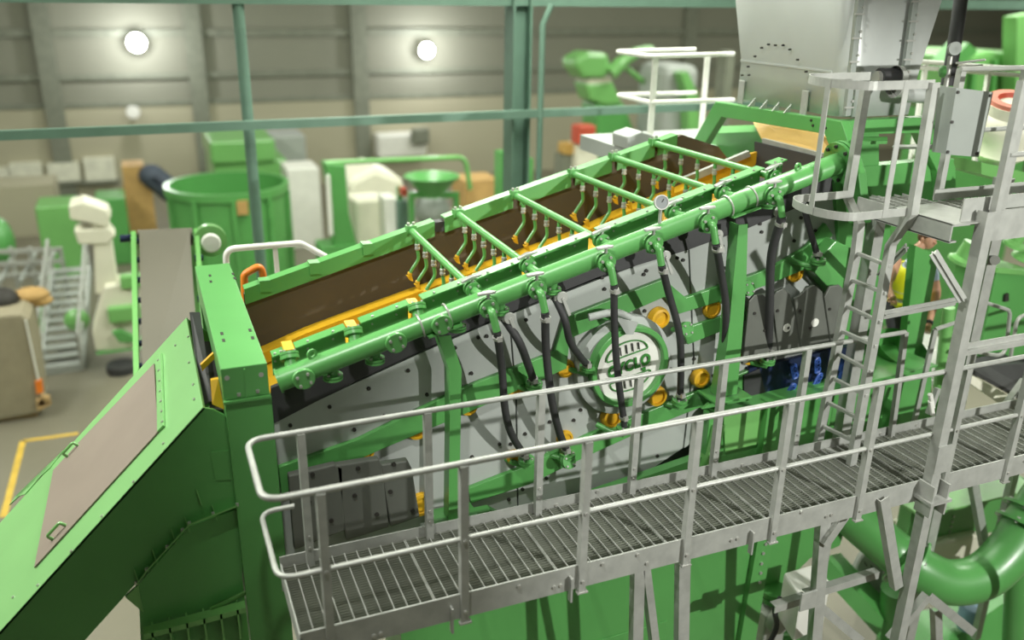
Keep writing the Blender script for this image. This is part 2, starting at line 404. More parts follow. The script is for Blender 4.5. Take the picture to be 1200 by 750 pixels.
me = bpy.data.meshes.new_from_object(fo.evaluated_get(bpy.context.evaluated_depsgraph_get())); bpy.data.objects.remove(fo)
me.materials.clear(); me.materials.append(M['emblem'])
fo = bpy.data.objects.new('lettering', me); COL.objects.link(fo); fo.parent = cov
fo.location = rot(0, .0)-world_loc(cov); fo.rotation_euler = (math.pi/2, -.2, 0); fo.scale = (.86, 1, 1)
b2 = MB(); b2.bar(rot(-.17, -.085), rot(-.12, -.085), .05, .012, YN); b2.bar(rot(.13, -.085), rot(.17, -.085), .03, .012, YN); b2.build('lettering', 'emblem', cov)
MB().tube(smooth_path([P(690, 372, y=YS-.16), P(720, 366, y=YS-.2), P(738, 372, y=YS-.2)]), .035, 10).build('lifting_tube', 'plate', scr, smooth=True)
MB().prism([P(722, 372, y=YS-.26), P(748, 378, y=YS-.26), P(742, 392, y=YS-.26), P(734, 392, y=YS-.26)], (0, .01, 0)).build('cover_tab', 'plate', scr)
# steel guards low on the left
def guard(pix, y, parent=scr, nm='spring_guard'):
    g = slab(pix, y, .08, nm, 'guard', parent, bevel=.012); return g
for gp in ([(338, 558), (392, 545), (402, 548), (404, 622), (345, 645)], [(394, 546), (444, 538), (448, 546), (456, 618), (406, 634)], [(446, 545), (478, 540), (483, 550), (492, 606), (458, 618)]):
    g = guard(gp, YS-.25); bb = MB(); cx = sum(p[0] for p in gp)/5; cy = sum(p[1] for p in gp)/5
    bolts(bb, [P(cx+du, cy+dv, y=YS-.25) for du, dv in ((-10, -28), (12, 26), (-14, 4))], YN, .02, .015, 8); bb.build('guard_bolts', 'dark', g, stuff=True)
# leg covers on the right, rounded tops and holes
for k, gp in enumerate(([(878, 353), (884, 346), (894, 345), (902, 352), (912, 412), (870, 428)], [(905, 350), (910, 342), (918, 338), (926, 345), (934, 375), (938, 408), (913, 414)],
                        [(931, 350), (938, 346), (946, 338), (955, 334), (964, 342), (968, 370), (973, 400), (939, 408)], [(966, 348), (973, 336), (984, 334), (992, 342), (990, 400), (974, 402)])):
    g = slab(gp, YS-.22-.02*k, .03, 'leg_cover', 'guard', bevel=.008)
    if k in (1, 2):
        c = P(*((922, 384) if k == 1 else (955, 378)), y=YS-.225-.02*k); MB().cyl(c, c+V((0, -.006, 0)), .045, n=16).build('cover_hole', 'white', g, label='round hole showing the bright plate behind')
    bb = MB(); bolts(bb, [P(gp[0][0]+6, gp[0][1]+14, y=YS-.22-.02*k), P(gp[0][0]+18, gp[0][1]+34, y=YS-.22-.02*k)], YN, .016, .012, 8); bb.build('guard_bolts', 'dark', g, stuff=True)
# blue springs in the dark below them
for (u, v, a) in ((931, 435, .35), (926, 458, -.6), (958, 428, .2), (958, 446, -.4), (987, 425, .1), (987, 438, -.2)):
    c = P(u, v, y=YS-.12); d = V((math.sin(a), 0, -math.cos(a)))*-.085; s_ = V((d.z, 0, -d.x)).normalized()*.028
    q = MB(); q.tube(fillet([c-d-s_, c+d-s_, c+d+s_, c-d+s_, c-d-s_], .03, 3), .014, 6)
    for k in (-.5, 0.05, .55): q.ring(c+d*k, YN, .026, .016, .02, 10)
    q.build('spring_link', 'bluel', scr, smooth=True)
slab([(878, 432), (1000, 405), (1000, 470), (900, 482), (872, 470)], YS-.06, .1, 'spring_block', 'blue')
slab([(872, 440), (890, 432), (900, 470), (872, 478)], YS-.07, .1, 'spring_base', 'rubber')
# lifting bracket at the head end
MB().prism([P(965, 298, y=YS-.2), P(980, 282, y=YS-.2), P(1000, 292, y=YS-.2), P(1004, 345, y=YS-.2), P(985, 352, y=YS-.2), P(955, 320, y=YS-.2)], (0, .2, 0)).build('head_bracket', 'green', scr, bevel=.01)
MB().prism([P(978, 212, y=YS-.05), P(1002, 205, y=YS-.05), P(1004, 300, y=YS-.05), P(985, 300, y=YS-.05)], (0, .08, 0)).build('head_plate', 'green', scr)
# ================================================================== spray header pipe, valves, hoses, spray bars
YH = 6.45
hA, hB = P(330, 445, y=YH), P(988, 189, y=YH)
HD = (hB-hA).normalized()
hA = hA - HD*.02
def H(u): 
    x = P(u, 445-(u-330)*.3893, y=YH).x
    return hA+HD*((x-hA.x)/HD.x)
hdr = thing('spray_header', 'long round green water header pipe running along the near side of the screen', 'pipe', tuple(hA))
MB().tube([hA, H(860), H(861), H(975), H(988)], [.088, .088, .095, .1, .1], 24).build('pipe', 'green', hdr, smooth=True)
MB().cyl(hA-HD*.015, hA+HD*.004, .1, n=24).build('end_cap', 'green', hdr, smooth=True)
fl = MB().ring(H(982), HD, .2, .09, .03, 28).ring(H(982)+HD*.045, HD, .2, .09, .03, 28).build('end_flange', 'green', hdr, smooth=True)
_, a_, b_ = frame_of(HD)
bb = MB(); bolts(bb, [H(982)+(a_*math.cos(k*.785)+b_*math.sin(k*.785))*.165 for k in range(8)], -HD, .018, .02, 6); bb.build('flange_bolts', 'dark', fl, stuff=True)
def flange_bolts(mb, c, ax, r, n=4, br=.014, ph=.78):
    d, s_, u_ = frame_of(V(ax))
    bolts(mb, [c+(s_*math.cos(ph+k*2*math.pi/n)+u_*math.sin(ph+k*2*math.pi/n))*r for k in range(n)], ax, br, .014, 8)
DF = V((0, -1, -.12)).normalized()
for u in (353, 460, 513):                      # blind flanges facing the walkway
    c = H(u); o = MB().cyl(c, c+DF*.12, .055, n=16); o.lathe(c+DF*.095, [(.088, 0), (.088, .026), (.084, .03), (.001, .03)], 24, DF, caps=False)
    o = o.build('blind_flange', 'green', hdr, smooth=True); q = MB(); flange_bolts(q, c+DF*.126, DF, .058, br=.012, ph=.5); q.build('flange_bolts', 'steel', o, stuff=True)
def under_port(u, nm='lower_flange'):           # flange pair hanging under the pipe
    c = H(u)+V((0, .04, 0)); q = MB(); q.cyl(c, c+V((0, 0, -.17)), .045, n=14)
    for dz in (-.14, -.165): q.cyl(c+V((0, 0, dz)), c+V((0, 0, dz-.018)), .08, n=20)
    o = q.build(nm, 'green', hdr, smooth=True); q = MB(); flange_bolts(q, c+V((0, 0, -.138)), (0, 0, 1), .06, br=.012); q.build('flange_bolts', 'steel', o, stuff=True)
    return c+V((0, 0, -.18))
for u in (390, 440, 537): under_port(u)
def back_port(u):                               # round port behind the pipe that takes a yellow spout
    c = H(u); d = V((0, .6, .8)); q = MB(); q.cyl(c, c+d*.14, .05, n=14); q.cyl(c+d*.13, c+d*.16, .075, n=20); q.cyl(c+d*.165, c+d*.185, .075, n=20)
    o = q.build('upper_flange', 'green', hdr, smooth=True); q = MB(); flange_bolts(q, c+d*.187, d, .055, br=.01); q.build('flange_bolts', 'steel', o, stuff=True)
for u in (343, 418, 493): back_port(u)
for u in (366, 932):                            # lifting eyes
    c = H(u)+V((0, 0, .12)); MB().ring(c, V((.3, -1, 0)), .042, .022, .02, 16).build('lifting_eye', 'green', hdr, smooth=True)
for u in (492, 524, 852, 880):                  # U-bolts over the pipe
    c = H(u); _, a_, b_ = frame_of(HD)
    MB().tube([c+(a_*math.cos(t_)+b_*math.sin(t_))*.1 for t_ in [math.pi*(-.25+i*1.5/14) for i in range(15)]], .009, 6).build('u_bolt', 'steel', hdr, smooth=True, label='galvanised U-bolt')
ports = []
def front_valve(u):
    c = H(u); q = MB(); q.cyl(c, c+DF*.1, .05, n=16)
    q.cyl(c+DF*.085, c+DF*.105, .082, n=22); q.cyl(c+DF*.135, c+DF*.158, .082, n=22)
    o = q.build('valve_flange', 'green', hdr, smooth=True)
    q = MB(); flange_bolts(q, c+DF*.16, DF, .058, br=.013, ph=.4); q.build('flange_bolts', 'steel', o, stuff=True)
    MB().cyl(c+DF*.105, c+DF*.135, .062, n=18).build('valve_body', 'rubber', hdr, smooth=True)
    q = MB(); s0 = c+DF*.12; q.cyl(s0, s0+V((0, 0, .125)), .014, n=8)
    q.prism([s0+V((-.10, -.03, .115)), s0+V((.05, -.035, .125)), s0+V((.07, .0, .12)), s0+V((.02, .035, .12)), s0+V((-.09, .02, .11))], (0, 0, .022))
    q.build('valve_lever', 'galv', hdr, bevel=.006, label='grey valve lever')
    e0 = c+DF*.155; path = fillet([e0, e0+DF*.06, e0+DF*.075+V((.035, 0, -.16))], .06, 6)
    MB().tube(path, .032, 12).build('elbow', 'green', hdr, smooth=True)
    return path[-1]
VU = (566, 622, 702, 757, 820, 897)
ends = [front_valve(u) for u in VU]
def lower_valve(u, hose=True):
    e = under_port(u, 'lower_valve')
    q = MB(); f = e+V((.05, -.09, -.02)); q.cyl(f, f+V((0, -.02, 0)), .052, n=18); q.bar(f+V((0, -.025, 0)), f+V((.07, -.03, -.17)), .03, .012, YN)
    q.build('valve_lever', 'galv', hdr, bevel=.004, label='grey round valve handle with lever'); return e
low = {u: lower_valve(u) for u in (588, 650, 772, 834, 905)}
# pressure gauge
g0 = H(772)+V((0, 0, .085)); g = thing('pressure_gauge', 'round silver pressure gauge standing on the green header pipe', 'gauge', tuple(g0))
MB().cyl(g0, g0+V((0, 0, .13)), .016, n=10).build('stem', 'steel', g, smooth=True)
gc = g0+V((0, 0, .19)); gd = V((-.25, -1, .25)).normalized()
MB().lathe(gc-gd*.02, [(.001, 0), (.064, 0), (.066, .045), (.056, .045), (.056, .036)], 24, gd, caps=False).build('case', 'steel', g, smooth=True)
dl = MB().cyl(gc+gd*.012, gc+gd*.017, .056, n=24).build('dial', 'glass', g); 
MB().bar(gc+gd*.019, gc+gd*.019+V((.02, 0, .03)), .006, .004, gd).build('needle', 'dark', dl)

def hose_tail(name_obj, c, tilt=.0):            # green flange and stub that the hose plugs into
    q = MB(); up = V((tilt, -.1, 1)).normalized()
    q.cyl(c, c+up*.05, .03, n=12); q.cyl(c-up*.02, c, .078, n=20); q.cyl(c-up*.05, c-up*.028, .078, n=20); q.tube([c-up*.05, c-up*.09, c-up*.1+V((-.1, .1, .02)), c+V((-.18, .22, -.05))], .028, 10)
    o = q.build('tail_flange', 'green', name_obj, smooth=True); q = MB(); flange_bolts(q, c+up*.002, up, .058, br=.011); q.build('flange_bolts', 'steel', o, stuff=True)
def hose(label, pix, r=.036, tail=True, tilt=0, start=None, y0=6.3, y1=6.6):
    n = len(pix); pts = [P(u, v, y=y0+(y1-y0)*(i/(n-1))**1.5) for i, (u, v) in enumerate(pix)]
    if start is not None: pts[0] = start
    t = thing('rubber_hose', label, 'hose', tuple(pts[-1]), 'hoses below the spray header')
    path = smooth_path(pts, 6)
    MB().tube(path, r, 12).build('hose', 'rubber', t, smooth=True)
    for i in (1, -2):
        d = (path[i+1 if i > 0 else -1]-path[i]).normalized(); q = MB(); q.ring(path[i]-d*.015, d, r+.008, r-.002, .03, 16); s_ = frame_of(d)[1]; q.box(*[k for j in range(3) for k in ((path[i]+YN*(r+.01))[j]-.02, (path[i]+YN*(r+.01))[j]+.02)])
        q.build('hose_clamp', 'steel', t, smooth=True)
    if tail: hose_tail(t, pts[-1], tilt)
    return t
hose('black hose hanging from the leftmost front valve to a low green stub', [(582, 388), (588, 430), (592, 480), (600, 510), (617, 537)], .034, start=ends[0])
hose('short thick black hose right of the first post, ending on a green flange', [(603, 385), (607, 398), (618, 425), (626, 448)], .036, start=low[588])
hose('long black hose from the second front valve, passing left of the round cover', [(634, 365), (640, 410), (646, 465), (655, 505), (665, 530)], .036, start=ends[1])
hose('black hose curving to the flange at the left rim of the round cover', [(656, 352), (661, 372), (668, 400), (680, 418), (689, 428)], .033, start=low[650])
hose('black hose hanging straight across the face of the round cover', [(716, 330), (720, 375), (723, 430), (732, 500)], .033, start=ends[2], y0=6.25, y1=6.45)
hose('black hose curving down just right of the round cover', [(773, 310), (784, 345), (796, 390), (798, 430), (797, 468)], .034, start=ends[3])
hose('black hose left of the second green post, hanging from the fifth front valve', [(834, 285), (845, 320), (851, 365), (848, 425)], .036, start=ends[4], tail=False)
hose('thick straight black hose right of the second green post', [(903, 260), (904, 300), (902, 360), (900, 420)], .042, start=ends[5])
hose('slim black hose nearest the ladder, ending on a flange under the cage hoop', [(941, 238), (948, 265), (959, 303)], .03, y0=6.5, y1=6.5)
for (u, v) in ((802, 386), (858, 352), (874, 338), (664, 540)):     # bare stubs along the stiffener
    c = P(u, v, y=6.58); q = MB(); d = V((.2, -1, .35)).normalized(); q.cyl(c, c-d*.16, .028, n=10); q.cyl(c, c+d*.02, .075, n=20); q.cyl(c+d*.028, c+d*.048, .075, n=20)
    o = q.build('water_inlet', 'green', scr, smooth=True); q = MB(); flange_bolts(q, c+d*.05, d, .055, br=.011); q.build('flange_bolts', 'steel', o, stuff=True)

# six spray bars across the trough
BARS = [((482, 270), (553, 338)), ((537, 251), (618, 311)), ((604, 229), (704, 282)), ((672, 204), (788, 249)), ((720, 185), (846, 226)), ((767, 168), (905, 207))]
WORD = ['lowest, nearest the green portal', 'second from the lower end', 'third from the lower end', 'fourth from the lower end', 'second from the upper end', 'uppermost, beside the feed hopper']
def nozzle_arm(bar, c, q, tip=True):
    o = MB(); o.cyl(c, c+V((0, 0, -.055)), .02, n=10)
    o.tube(smooth_path([c+V((0, 0, -.11)), c+V((.01, 0, -.18)), c+V((.0, 0, -.225)), c+V((-.06, .0, -.31)), c+V((-.09, 0, -.36))], 3), .018, 8)
    a = o.build('nozzle_arm', 'green', bar, smooth=True)
    u_ = MB(); u_.lathe(c+V((0, 0, -.115)), [(.02, 0), (.027, .006), (.027, .025), (.02, .03), (.022, .036), (.026, .04), (.026, .06), (.02, .066)], 10); u_.build('union', 'steel', a, smooth=True)
    e = c+V((-.09, 0, -.36)); n_ = MB()
    wdt = .022 if q else .045
    n_.tube([e+V((.012, 0, .02)), e], .026, 8)
    n_.prism([e+V((.02, -.022, .0)), e+V((-.03, -.022, -.005)), e+V((-.0, -wdt, -.055)), e+V((.035, -wdt, -.07))], (0, .022+wdt, 0))
    n_.build('nozzle_tip', 'yellow', a, bevel=.004)
for k, (pf, pn) in enumerate(BARS):
    a, b = P(*pf, y=8.27), P(*pn, y=6.64)
    t = thing('spray_bar', 'green spray bar across the trough with yellow tipped nozzles, '+WORD[k], 'spray bar', tuple((a+b)/2), 'spray bars across the screen')
    MB().tube([a, b], .034, 14).build('pipe', 'green', t, smooth=True)
    d = (b-a).normalized()
    q = MB(); q.cyl(a-d*.04, a, .045, n=12); q.box(a.x-.05, a.x+.05, a.y-.03, a.y+.05, a.z-.03, a.z+.05); q.build('end_bracket', 'green', t)
    q = MB(); q.cyl(a+V((-.03, .0, .05)), a+V((-.03, .0, .08)), .016, n=6); q.cyl(a+V((.03, .02, .05)), a+V((.03, .02, .08)), .016, n=6); q.build('bracket_bolts', 'steel', t, stuff=True)
    L = (b-a).length
    for j in range(5):
        c = a+d*L*(.11+.148*j)-V((0, 0, .03)); nozzle_arm(t, c, 0 if (k == 3 and j == 0) else 1)
    # valve at the near end and the pipe down to the header
    q = MB(); e = b-V((0, .02, .02)); hx = V((b.x+.02, YH, hA.z+HD.z/HD.x*(b.x+.02-hA.x)+.06))
    q.cyl(b-d*.03, b, .07, n=20); q.cyl(b+d*.03, b+d*.05, .07, n=20); q.tube(fillet([b+d*.03, b+d*.12, hx], .05, 5), .036, 12)
    o = q.build('valve_flange', 'green', t, smooth=True); q = MB(); flange_bolts(q, b+d*.052, d, .052, br=.011); q.build('flange_bolts', 'steel', o, stuff=True)
    q = MB(); m = b+d*.015; q.cyl(m, m+V((0, 0, .1)), .014, n=8)
    q.prism([m+V((-.1, -.02, .06)), m+V((-.02, -.025, .1)), m+V((.08, -.015, .11)), m+V((.08, .02, .11)), m+V((-.02, .025, .1)), m+V((-.1, .02, .06))], (0, 0, .02))
    q.build('valve_lever', 'galv', t, bevel=.006, label='grey valve lever')
# posts that carry the header
def post(label, u, top, pts, foot, wdt, z0):
    t = thing('header_post', label, 'post', tuple(P(*foot, y=6.5)), 'posts under the header')
    c0 = H(u)-V((0, 0, .1)); q = MB(); q.prism([c0+V((-.13, -.1, -.03)), c0+V((.16, -.1, .04)), c0+V((.16, .1, .04)), c0+V((-.13, .1, -.03))], (0, 0, .015)); q.build('saddle_plate', 'green', t)
    pp = [P(a_, b_, y=6.5) for a_, b_ in pts]; q = MB()
    for i in range(len(pp)-1):
        w0, w1 = wdt[i]/2, wdt[i+1]/2
        q.prism([pp[i]+V((-w0, -.04, 0)), pp[i]+V((w0, -.04, 0)), pp[i+1]+V((w1, -.04, 0)), pp[i+1]+V((-w1, -.04, 0))], (0, .012, 0))
        q.prism([pp[i]+V((-w0, -.028, 0)), pp[i]+V((-w0+.014, -.028, 0)), pp[i+1]+V((-w1+.014, -.028, 0)), pp[i+1]+V((-w1, -.028, 0))], (0, .128, 0))
    q.build('post', 'green', t)
    f = pp[-1]; q = MB(); q.box(f.x-.2, f.x+.24, f.y-.12, f.y+.2, f.z-.03, f.z-.01); q.prism([f+V((-.1, 0, -.02)), f+V((-.26, 0, -.12)), f+V((.3, 0, -.12)), f+V((.24, 0, -.02))], (0, .03, 0)); q.build('base_plate', 'green', t)
post('green flat steel post under the header left of the round cover', 516, None, [(519, 392), (532, 432), (532, 480), (530, 606)], (528, 608), [.11, .11, .1, .1], 0)
post('broad green tapered post under the header right of the round cover', 868, None, [(868, 262), (864, 330), (858, 400), (850, 462)], (848, 465), [.10, .15, .17, .22], 0)
# ================================================================== walkway
YWF, YWB = 5.1, 5.97
ZK, ZR, ZM = 4.6, 5.7, 5.08
wk = thing('walkway', 'galvanised steel walkway with open grating floor running in front of the screen', 'walkway', (4, 5.5, 4.4))
XL, XR = .58, 10.6
MB().prism([(XL, YWF, 4.38), (XR, YWF, 4.38), (XR, YWF, ZK), (XL, YWF, ZK)], (0, .012, 0)).build('front_stringer', 'galv', wk)
MB().prism([(XL, YWB+.04, 4.30), (XR, YWB+.04, 4.30), (XR, YWB+.04, ZK+.02), (XL, YWB+.04, ZK+.02)], (0, .012, 0)).build('back_toe_board', 'galv', wk)
MB().box(XL, XL+.012, YWF, YWB+.05, 4.38, 4.56).build('end_plate', 'galv', wk)
q = MB()
for x in range(0, 10):
    xx = XL+.5+x*1.02; q.bar((xx, YWF+.03, 4.4), (xx, YWB, 4.4), .06, .05)
q.build('floor_joists', 'galv', wk, stuff=True)
npan = 10; pw = (XR-XL)/npan
for k in range(npan):
    g = MB(); r_ = MB(); x0 = XL+k*pw+.006; x1 = x0+pw-.012
    for j in range(30):
        y = YWF+.03+(YWB-YWF-.02)*j/29; g.box(x0, x1, y-.0016, y+.0016, 4.508, 4.54)
    nx = 10
    for j in range(nx+1):
        x = x0+(x1-x0)*j/nx; r_.box(x-.0025, x+.0025, YWF+.02, YWB+.02, 4.53, 4.548)
    gp_ = g.build('grating_panel', 'grate', wk, stuff=True); r_.build('cross_rods', 'galv', gp_, stuff=True)
q = MB(); pts = []
for u, v in ((438, 745), (446, 742), (608, 687), (649, 688), (657, 686), (706, 661), (747, 650), (758, 660), (857, 633), (864, 631), (939, 600), (968, 605), (974, 603), (1200, 540)): pts.append(P(u, v, y=YWF))
bolts(q, pts, YN, .016, .014, 8)
for u, v in ((487, 637), (652, 592), (700, 576), (745, 585), (870, 545), (1032, 508), (1074, 498)): bolts(q, [P(u, v, y=YWB+.04)], YN, .018, .012, 8)
q.build('stringer_bolts', 'steel', wk, stuff=True)
# hanging clips under the front stringer
q = MB()
for u, v in ((528, 705), (668, 665), (878, 637)): 
    c = P(u, v, y=YWF); q.box(c.x-.008, c.x+.008, YWF-.05, YWF, 4.3, 4.52)
q.build('stiffener_clips', 'galv', wk, stuff=True)
# railing: one looped tube at the top, one at knee height, posts
hr = thing('walkway_railing', 'galvanised tube railing with rounded left end around the walkway', 'railing', (4, 5.5, 4.6))
def loop(z, r, x0, xf, xb, yb):
    pts = [V((xf, YWF, z)), V((x0, YWF, z)), V((x0, yb, z)), V((xb, yb, z))]
    return MB().tube(fillet(pts, .14, 7), r, 12)
ladx = 7.2
xb_end = P(1060, 393, y=YWB).x
q = loop(ZR, .023, .42, 10.6, xb_end, YWB); e = V((xb_end, YWB, ZR)); q.build('top_rail', 'galv', hr, smooth=True)
MB().bar(e, P(1043, 520, y=YWB), .05, .05, (0, 1, 0)).build('end_post', 'galv', hr)
loop(ZM, .02, .47, 10.6, .72, YWB).build('knee_rail', 'galv', hr, smooth=True)
for u in (378, 543, 686, 813, 918, 1020, 1123, 1200, 1262):
    x = P(u, {378: 620, 543: 600, 686: 570, 813: 540, 918: 525, 1020: 510, 1123: 480, 1200: 460, 1262: 440}[u], y=YWF).x
    q = MB(); q.box(x-.03, x+.03, YWF-.035, YWF-.023, 4.36, ZR-.01); q.box(x-.03, x-.018, YWF-.023, YWF+.03, 4.36, ZR-.01)
    p = q.build('post', 'galv', hr)
    q = MB(); bolts(q, [(x, YWF-.035, 4.46), (x, YWF-.035, ZM)], YN, .014, .014, 8); q.box(x-.045, x+.05, YWF-.045, YWF, 4.35, 4.362); q.build('post_foot', 'steel', p, stuff=True)
for u, v in ((357, 570), (502, 560), (632, 530), (745, 500), (843, 480), (940, 455)):
    x = P(u, v, y=YWB).x
    q = MB(); q.box(x-.03, x+.03, YWB-.03, YWB-.018, 4.4, ZR-.01); q.box(x-.03, x-.018, YWB-.018, YWB+.03, 4.4, ZR-.01); p = q.build('post', 'galv', hr)
    q = MB(); bolts(q, [(x, YWB-.03, 4.7), (x, YWB-.03, 4.8)], YN, .012, .012, 8); q.build('post_bolts', 'steel', p, stuff=True)
# legs and braces below the walkway
def leg(nm, a, b, w_=.1, y=5.12):
    fl = b[1] >= 1000; a, b = P(*a, y=y), P(*b, y=y); d = (b-a).normalized()
    if fl: b = a+d*(-a.z/d.z)
    q = MB(); s_ = V((d.z, 0, -d.x)); e_ = 1 if s_.x > 0 else -1
    q.prism([a-s_*w_/2, a+s_*w_/2, b+s_*w_/2, b-s_*w_/2], (0, .012, 0)); yo_ = V((0, .012, 0)); q.prism([a-s_*(w_/2-.012)*e_+yo_, a-s_*w_/2*e_+yo_, b-s_*w_/2*e_+yo_, b-s_*(w_/2-.012)*e_+yo_], (0, .068, 0))
    return q.build(nm, 'galv', wk)
leg('leg', (750, 668), (738, 1150), .1, 5.2); leg('brace', (758, 664), (800, 1000), .07, 5.2)
leg('leg', (803, 655), (795, 1150), .11, 5.15); leg('leg', (968, 612), (928, 1150), .12, 5.25)
leg('brace', (992, 606), (968, 640), .09, 5.2); leg('brace', (1037, 585), (1054, 690), .1, 5.05)
leg('brace', (946, 700), (1031, 674), .08, 5.3); leg('brace', (908, 715), (946, 703), .08, 5.3)
leg('brace', (952, 703), (1010, 752), .09, 5.3); leg('brace', (1090, 700), (1046, 752), .09, 5.3)
leg('brace', (1090, 700), (1142, 742), .1, 5.4); leg('leg', (1100, 716), (1112, 1100), .1, 5.5)
leg('brace', (1143, 567), (1160, 660), .1, 6.3); leg('leg', (1192, 553), (1146, 750), .1, 6.45)
c = P(946, 703, y=5.2); MB().box(c.x-.09, c.x+.09, 5.18, 5.2, c.z-.1, c.z+.1).build('joint_plate', 'galv', wk, bevel=.004)
# ================================================================== access tower: ladder, cage, platform
XL_ = 5.97
lad = thing('cage_ladder', 'galvanised ladder with a safety cage of hoops rising from the walkway to the platform', 'ladder', (XL_, 5.8, 4.55))
nearp = [P(u, v, x=XL_) for u, v in ((1000, 546), (1047, 288), (1072, 252), (1098, 97))]
farp = [P(u, v, x=XL_) for u, v in ((957, 540), (1006, 296), (1010, 262), (996, 232), (1018, 100))]
for pp, w_ in ((nearp, .07), (farp, .075)):
    q = MB()
    for a, b in zip(pp[:-1], pp[1:]): 
        q.prism([a+V((-.04, 0, 0)), a+V((.04, 0, 0)), b+V((.04, 0, 0)), b+V((-.04, 0, 0))], (0, .018, 0)); q.prism([a+V((-.04, .018, 0)), a+V((-.026, .018, 0)), b+V((-.026, .018, 0)), b+V((-.04, .018, 0))], (0, .042, 0))
    q.build('stile', 'galv', lad)
for u, v, u2, v2 in ((1003, 296, 1043, 312), (998, 328, 1039, 344), (993, 359, 1033, 378), (987, 388, 1027, 406), (983, 415, 1022, 436), (978, 444, 1016, 464), (971, 472, 1010, 492), (966, 500, 1003, 518), (962, 524, 999, 540)):
    a, b = P(u, v, x=XL_), P(u2, v2, x=XL_)
    MB().bar(a, b, .035, .035).build('rung', 'galv', lad, bevel=.006)
def hoop(zl, yn, yf, depth, nm='cage_hoop'):
    r = (yf-yn)/2; cy = (yf+yn)/2; cxx = XL_-depth+r*.6; pts = [V((XL_+.02, yn, zl))]
    n = 20
    for i in range(n+1):
        an = math.pi*i/n; pts.append(V((cxx-r*.62*math.sin(an), cy-r*math.cos(an), zl)))
    pts.append(V((XL_+.02, yf, zl))); q = MB()
    for a, b in zip(pts[:-1], pts[1:]): q.prism([a+V((0, 0, -.035)), b+V((0, 0, -.035)), b+V((0, 0, .035)), a+V((0, 0, .035))], (b-a).cross(V((0, 0, 1))).normalized()*.008)
    q.build(nm, 'galv', lad); return pts
z1 = P(1071, 249, x=XL_).z; z2 = P(1097, 99, x=XL_).z
yn, yf = 5.48, 6.2
h1 = hoop(z1, yn, yf, .8); h2 = hoop(z2, yn, yf, .8)
for i, f in ((0, .5), (10, 0)):
    a, b = h1[i].lerp(h1[i+1], f), h2[i].lerp(h2[i+1], f); MB().bar(a+V((0, 0, -.03)), b+V((0, 0, .03)), .055, .008, (b-a).cross(h1[i+1]-h1[i])).build('cage_strap', 'galv', lad)
# platform
ZP = 7.06
pl = thing('tower_platform', 'galvanised platform on angle legs beside the ladder cage at the right', 'platform', (7.2, 5.6, ZP))
q = MB()
for j in range(22): y = 5.12+j*.045; q.box(6.05, 8.7 if y < 5.82 else 6.6, y-.002, y+.002, ZP-.03, ZP)
for j in range(26): x = 6.06+j*.1; q.box(x-.003, x+.003, 5.1, 6.15 if x < 6.6 else 5.82, ZP-.015, ZP+.003)
q.build('grating', 'galv', pl, stuff=True)
MB().box(6.02, 6.035, 5.08, 6.15, ZP-.15, ZP+.01).box(6.02, 6.1, 5.08, 6.15, ZP-.155, ZP-.14).build('edge_channel', 'galv', pl)
MB().box(6.42, 8.7, 5.03, 5.045, ZP-.16, ZP+.1).build('front_channel', 'galv', pl)
MB().box(6.02, 6.55, 5.06, 5.72, ZP-.002, ZP+.006).build('corner_plate', 'galv', pl)
MB().box(6.15, 8.7, 5.12, 5.132, ZP, ZP+.2).box(6.6, 8.7, 5.82, 5.832, ZP, ZP+.1).build('toe_board', 'galv', pl)
MB().prism([P(1092, 178, x=6.12), P(1108, 180, x=6.12), P(1120, 103, x=6.12), P(1100, 100, x=6.12)], (.01, 0, 0)).build('gate_post', 'guard2', pl)
gp = [P(u, v, y=5.3) for u, v in ((1108, 181), (1147, 184), (1164, 108), (1121, 103))]
MB().prism(gp, (0, .01, 0)).build('guard_plate', 'guard2', pl, label='plain grey sheet guard on the railing')
q = MB(); bolts(q, [P(u, v, y=5.3) for u, v in ((1122, 108), (1115, 143), (1110, 178), (1160, 112), (1144, 180))], YN, .014, .012); q.build('guard_bolts', 'dark', pl, stuff=True)
lg = MB(); X1, X2 = 6.35, 7.62
legs = []
def ang(x, y, z0, z1, nm, par, mm='galv', w_=.1):
    q = MB(); q.box(x-w_/2, x+w_/2, y, y+.012, z0, z1); q.box(x-w_/2, x-w_/2+.012, y+.012, y+w_, z0, z1); return q.build(nm, mm, par)
ang(X1, 5.0, 0, 7.16, 'leg', pl)
c = P(1160, 320, y=6.2); ang(c.x, 6.2, 0, 7.1, 'leg', pl, w_=.14); ang(P(1026, 300, y=6.3).x, 6.3, 0, 7.0, 'leg', pl, w_=.12); ang(8.6, 5.0, 0, 7.1, 'leg', pl)
q = MB(); a = P(1166, 104, y=5.03); b = V((6.42, 5.03, ZP+.0)); 
ang(6.44, 5.02, ZP-.05, 8.2, 'rail_post', pl, w_=.06); ang(6.52, 5.04, ZP-.05, 8.2, 'rail_post', pl, w_=.05); ang(7.3, 5.02, ZP-.05, 8.2, 'rail_post', pl, w_=.06)
for z in (8.2, 7.62): MB().tube([(6.44, 5.03, z), (8.7, 5.03, z)], .022, 10).build('rail', 'galv', pl, smooth=True)
for z in (8.22, 7.68): MB().tube(fillet([(6.65, 5.84, z), (8.7, 5.84, z)], .1), .022, 10).build('rail', 'galv', pl, smooth=True)
for x in (6.7, 7.5, 8.4): ang(x, 5.84, ZP, 8.22, 'rail_post', pl, w_=.06)
MB().tube([P(1048, 172, y=6.2), P(1092, 172, y=5.6)], .02, 8).build('swing_bar', 'galv', pl, smooth=True)
def strut(a, b, ya, yb, w_, nm='brace'):
    a, b = P(*a, y=ya), P(*b, y=yb); MB().bar(a, b, .012, w_, (0, 0, 1)).bar(a, b, w_*.6, .012).build(nm, 'galv', pl)
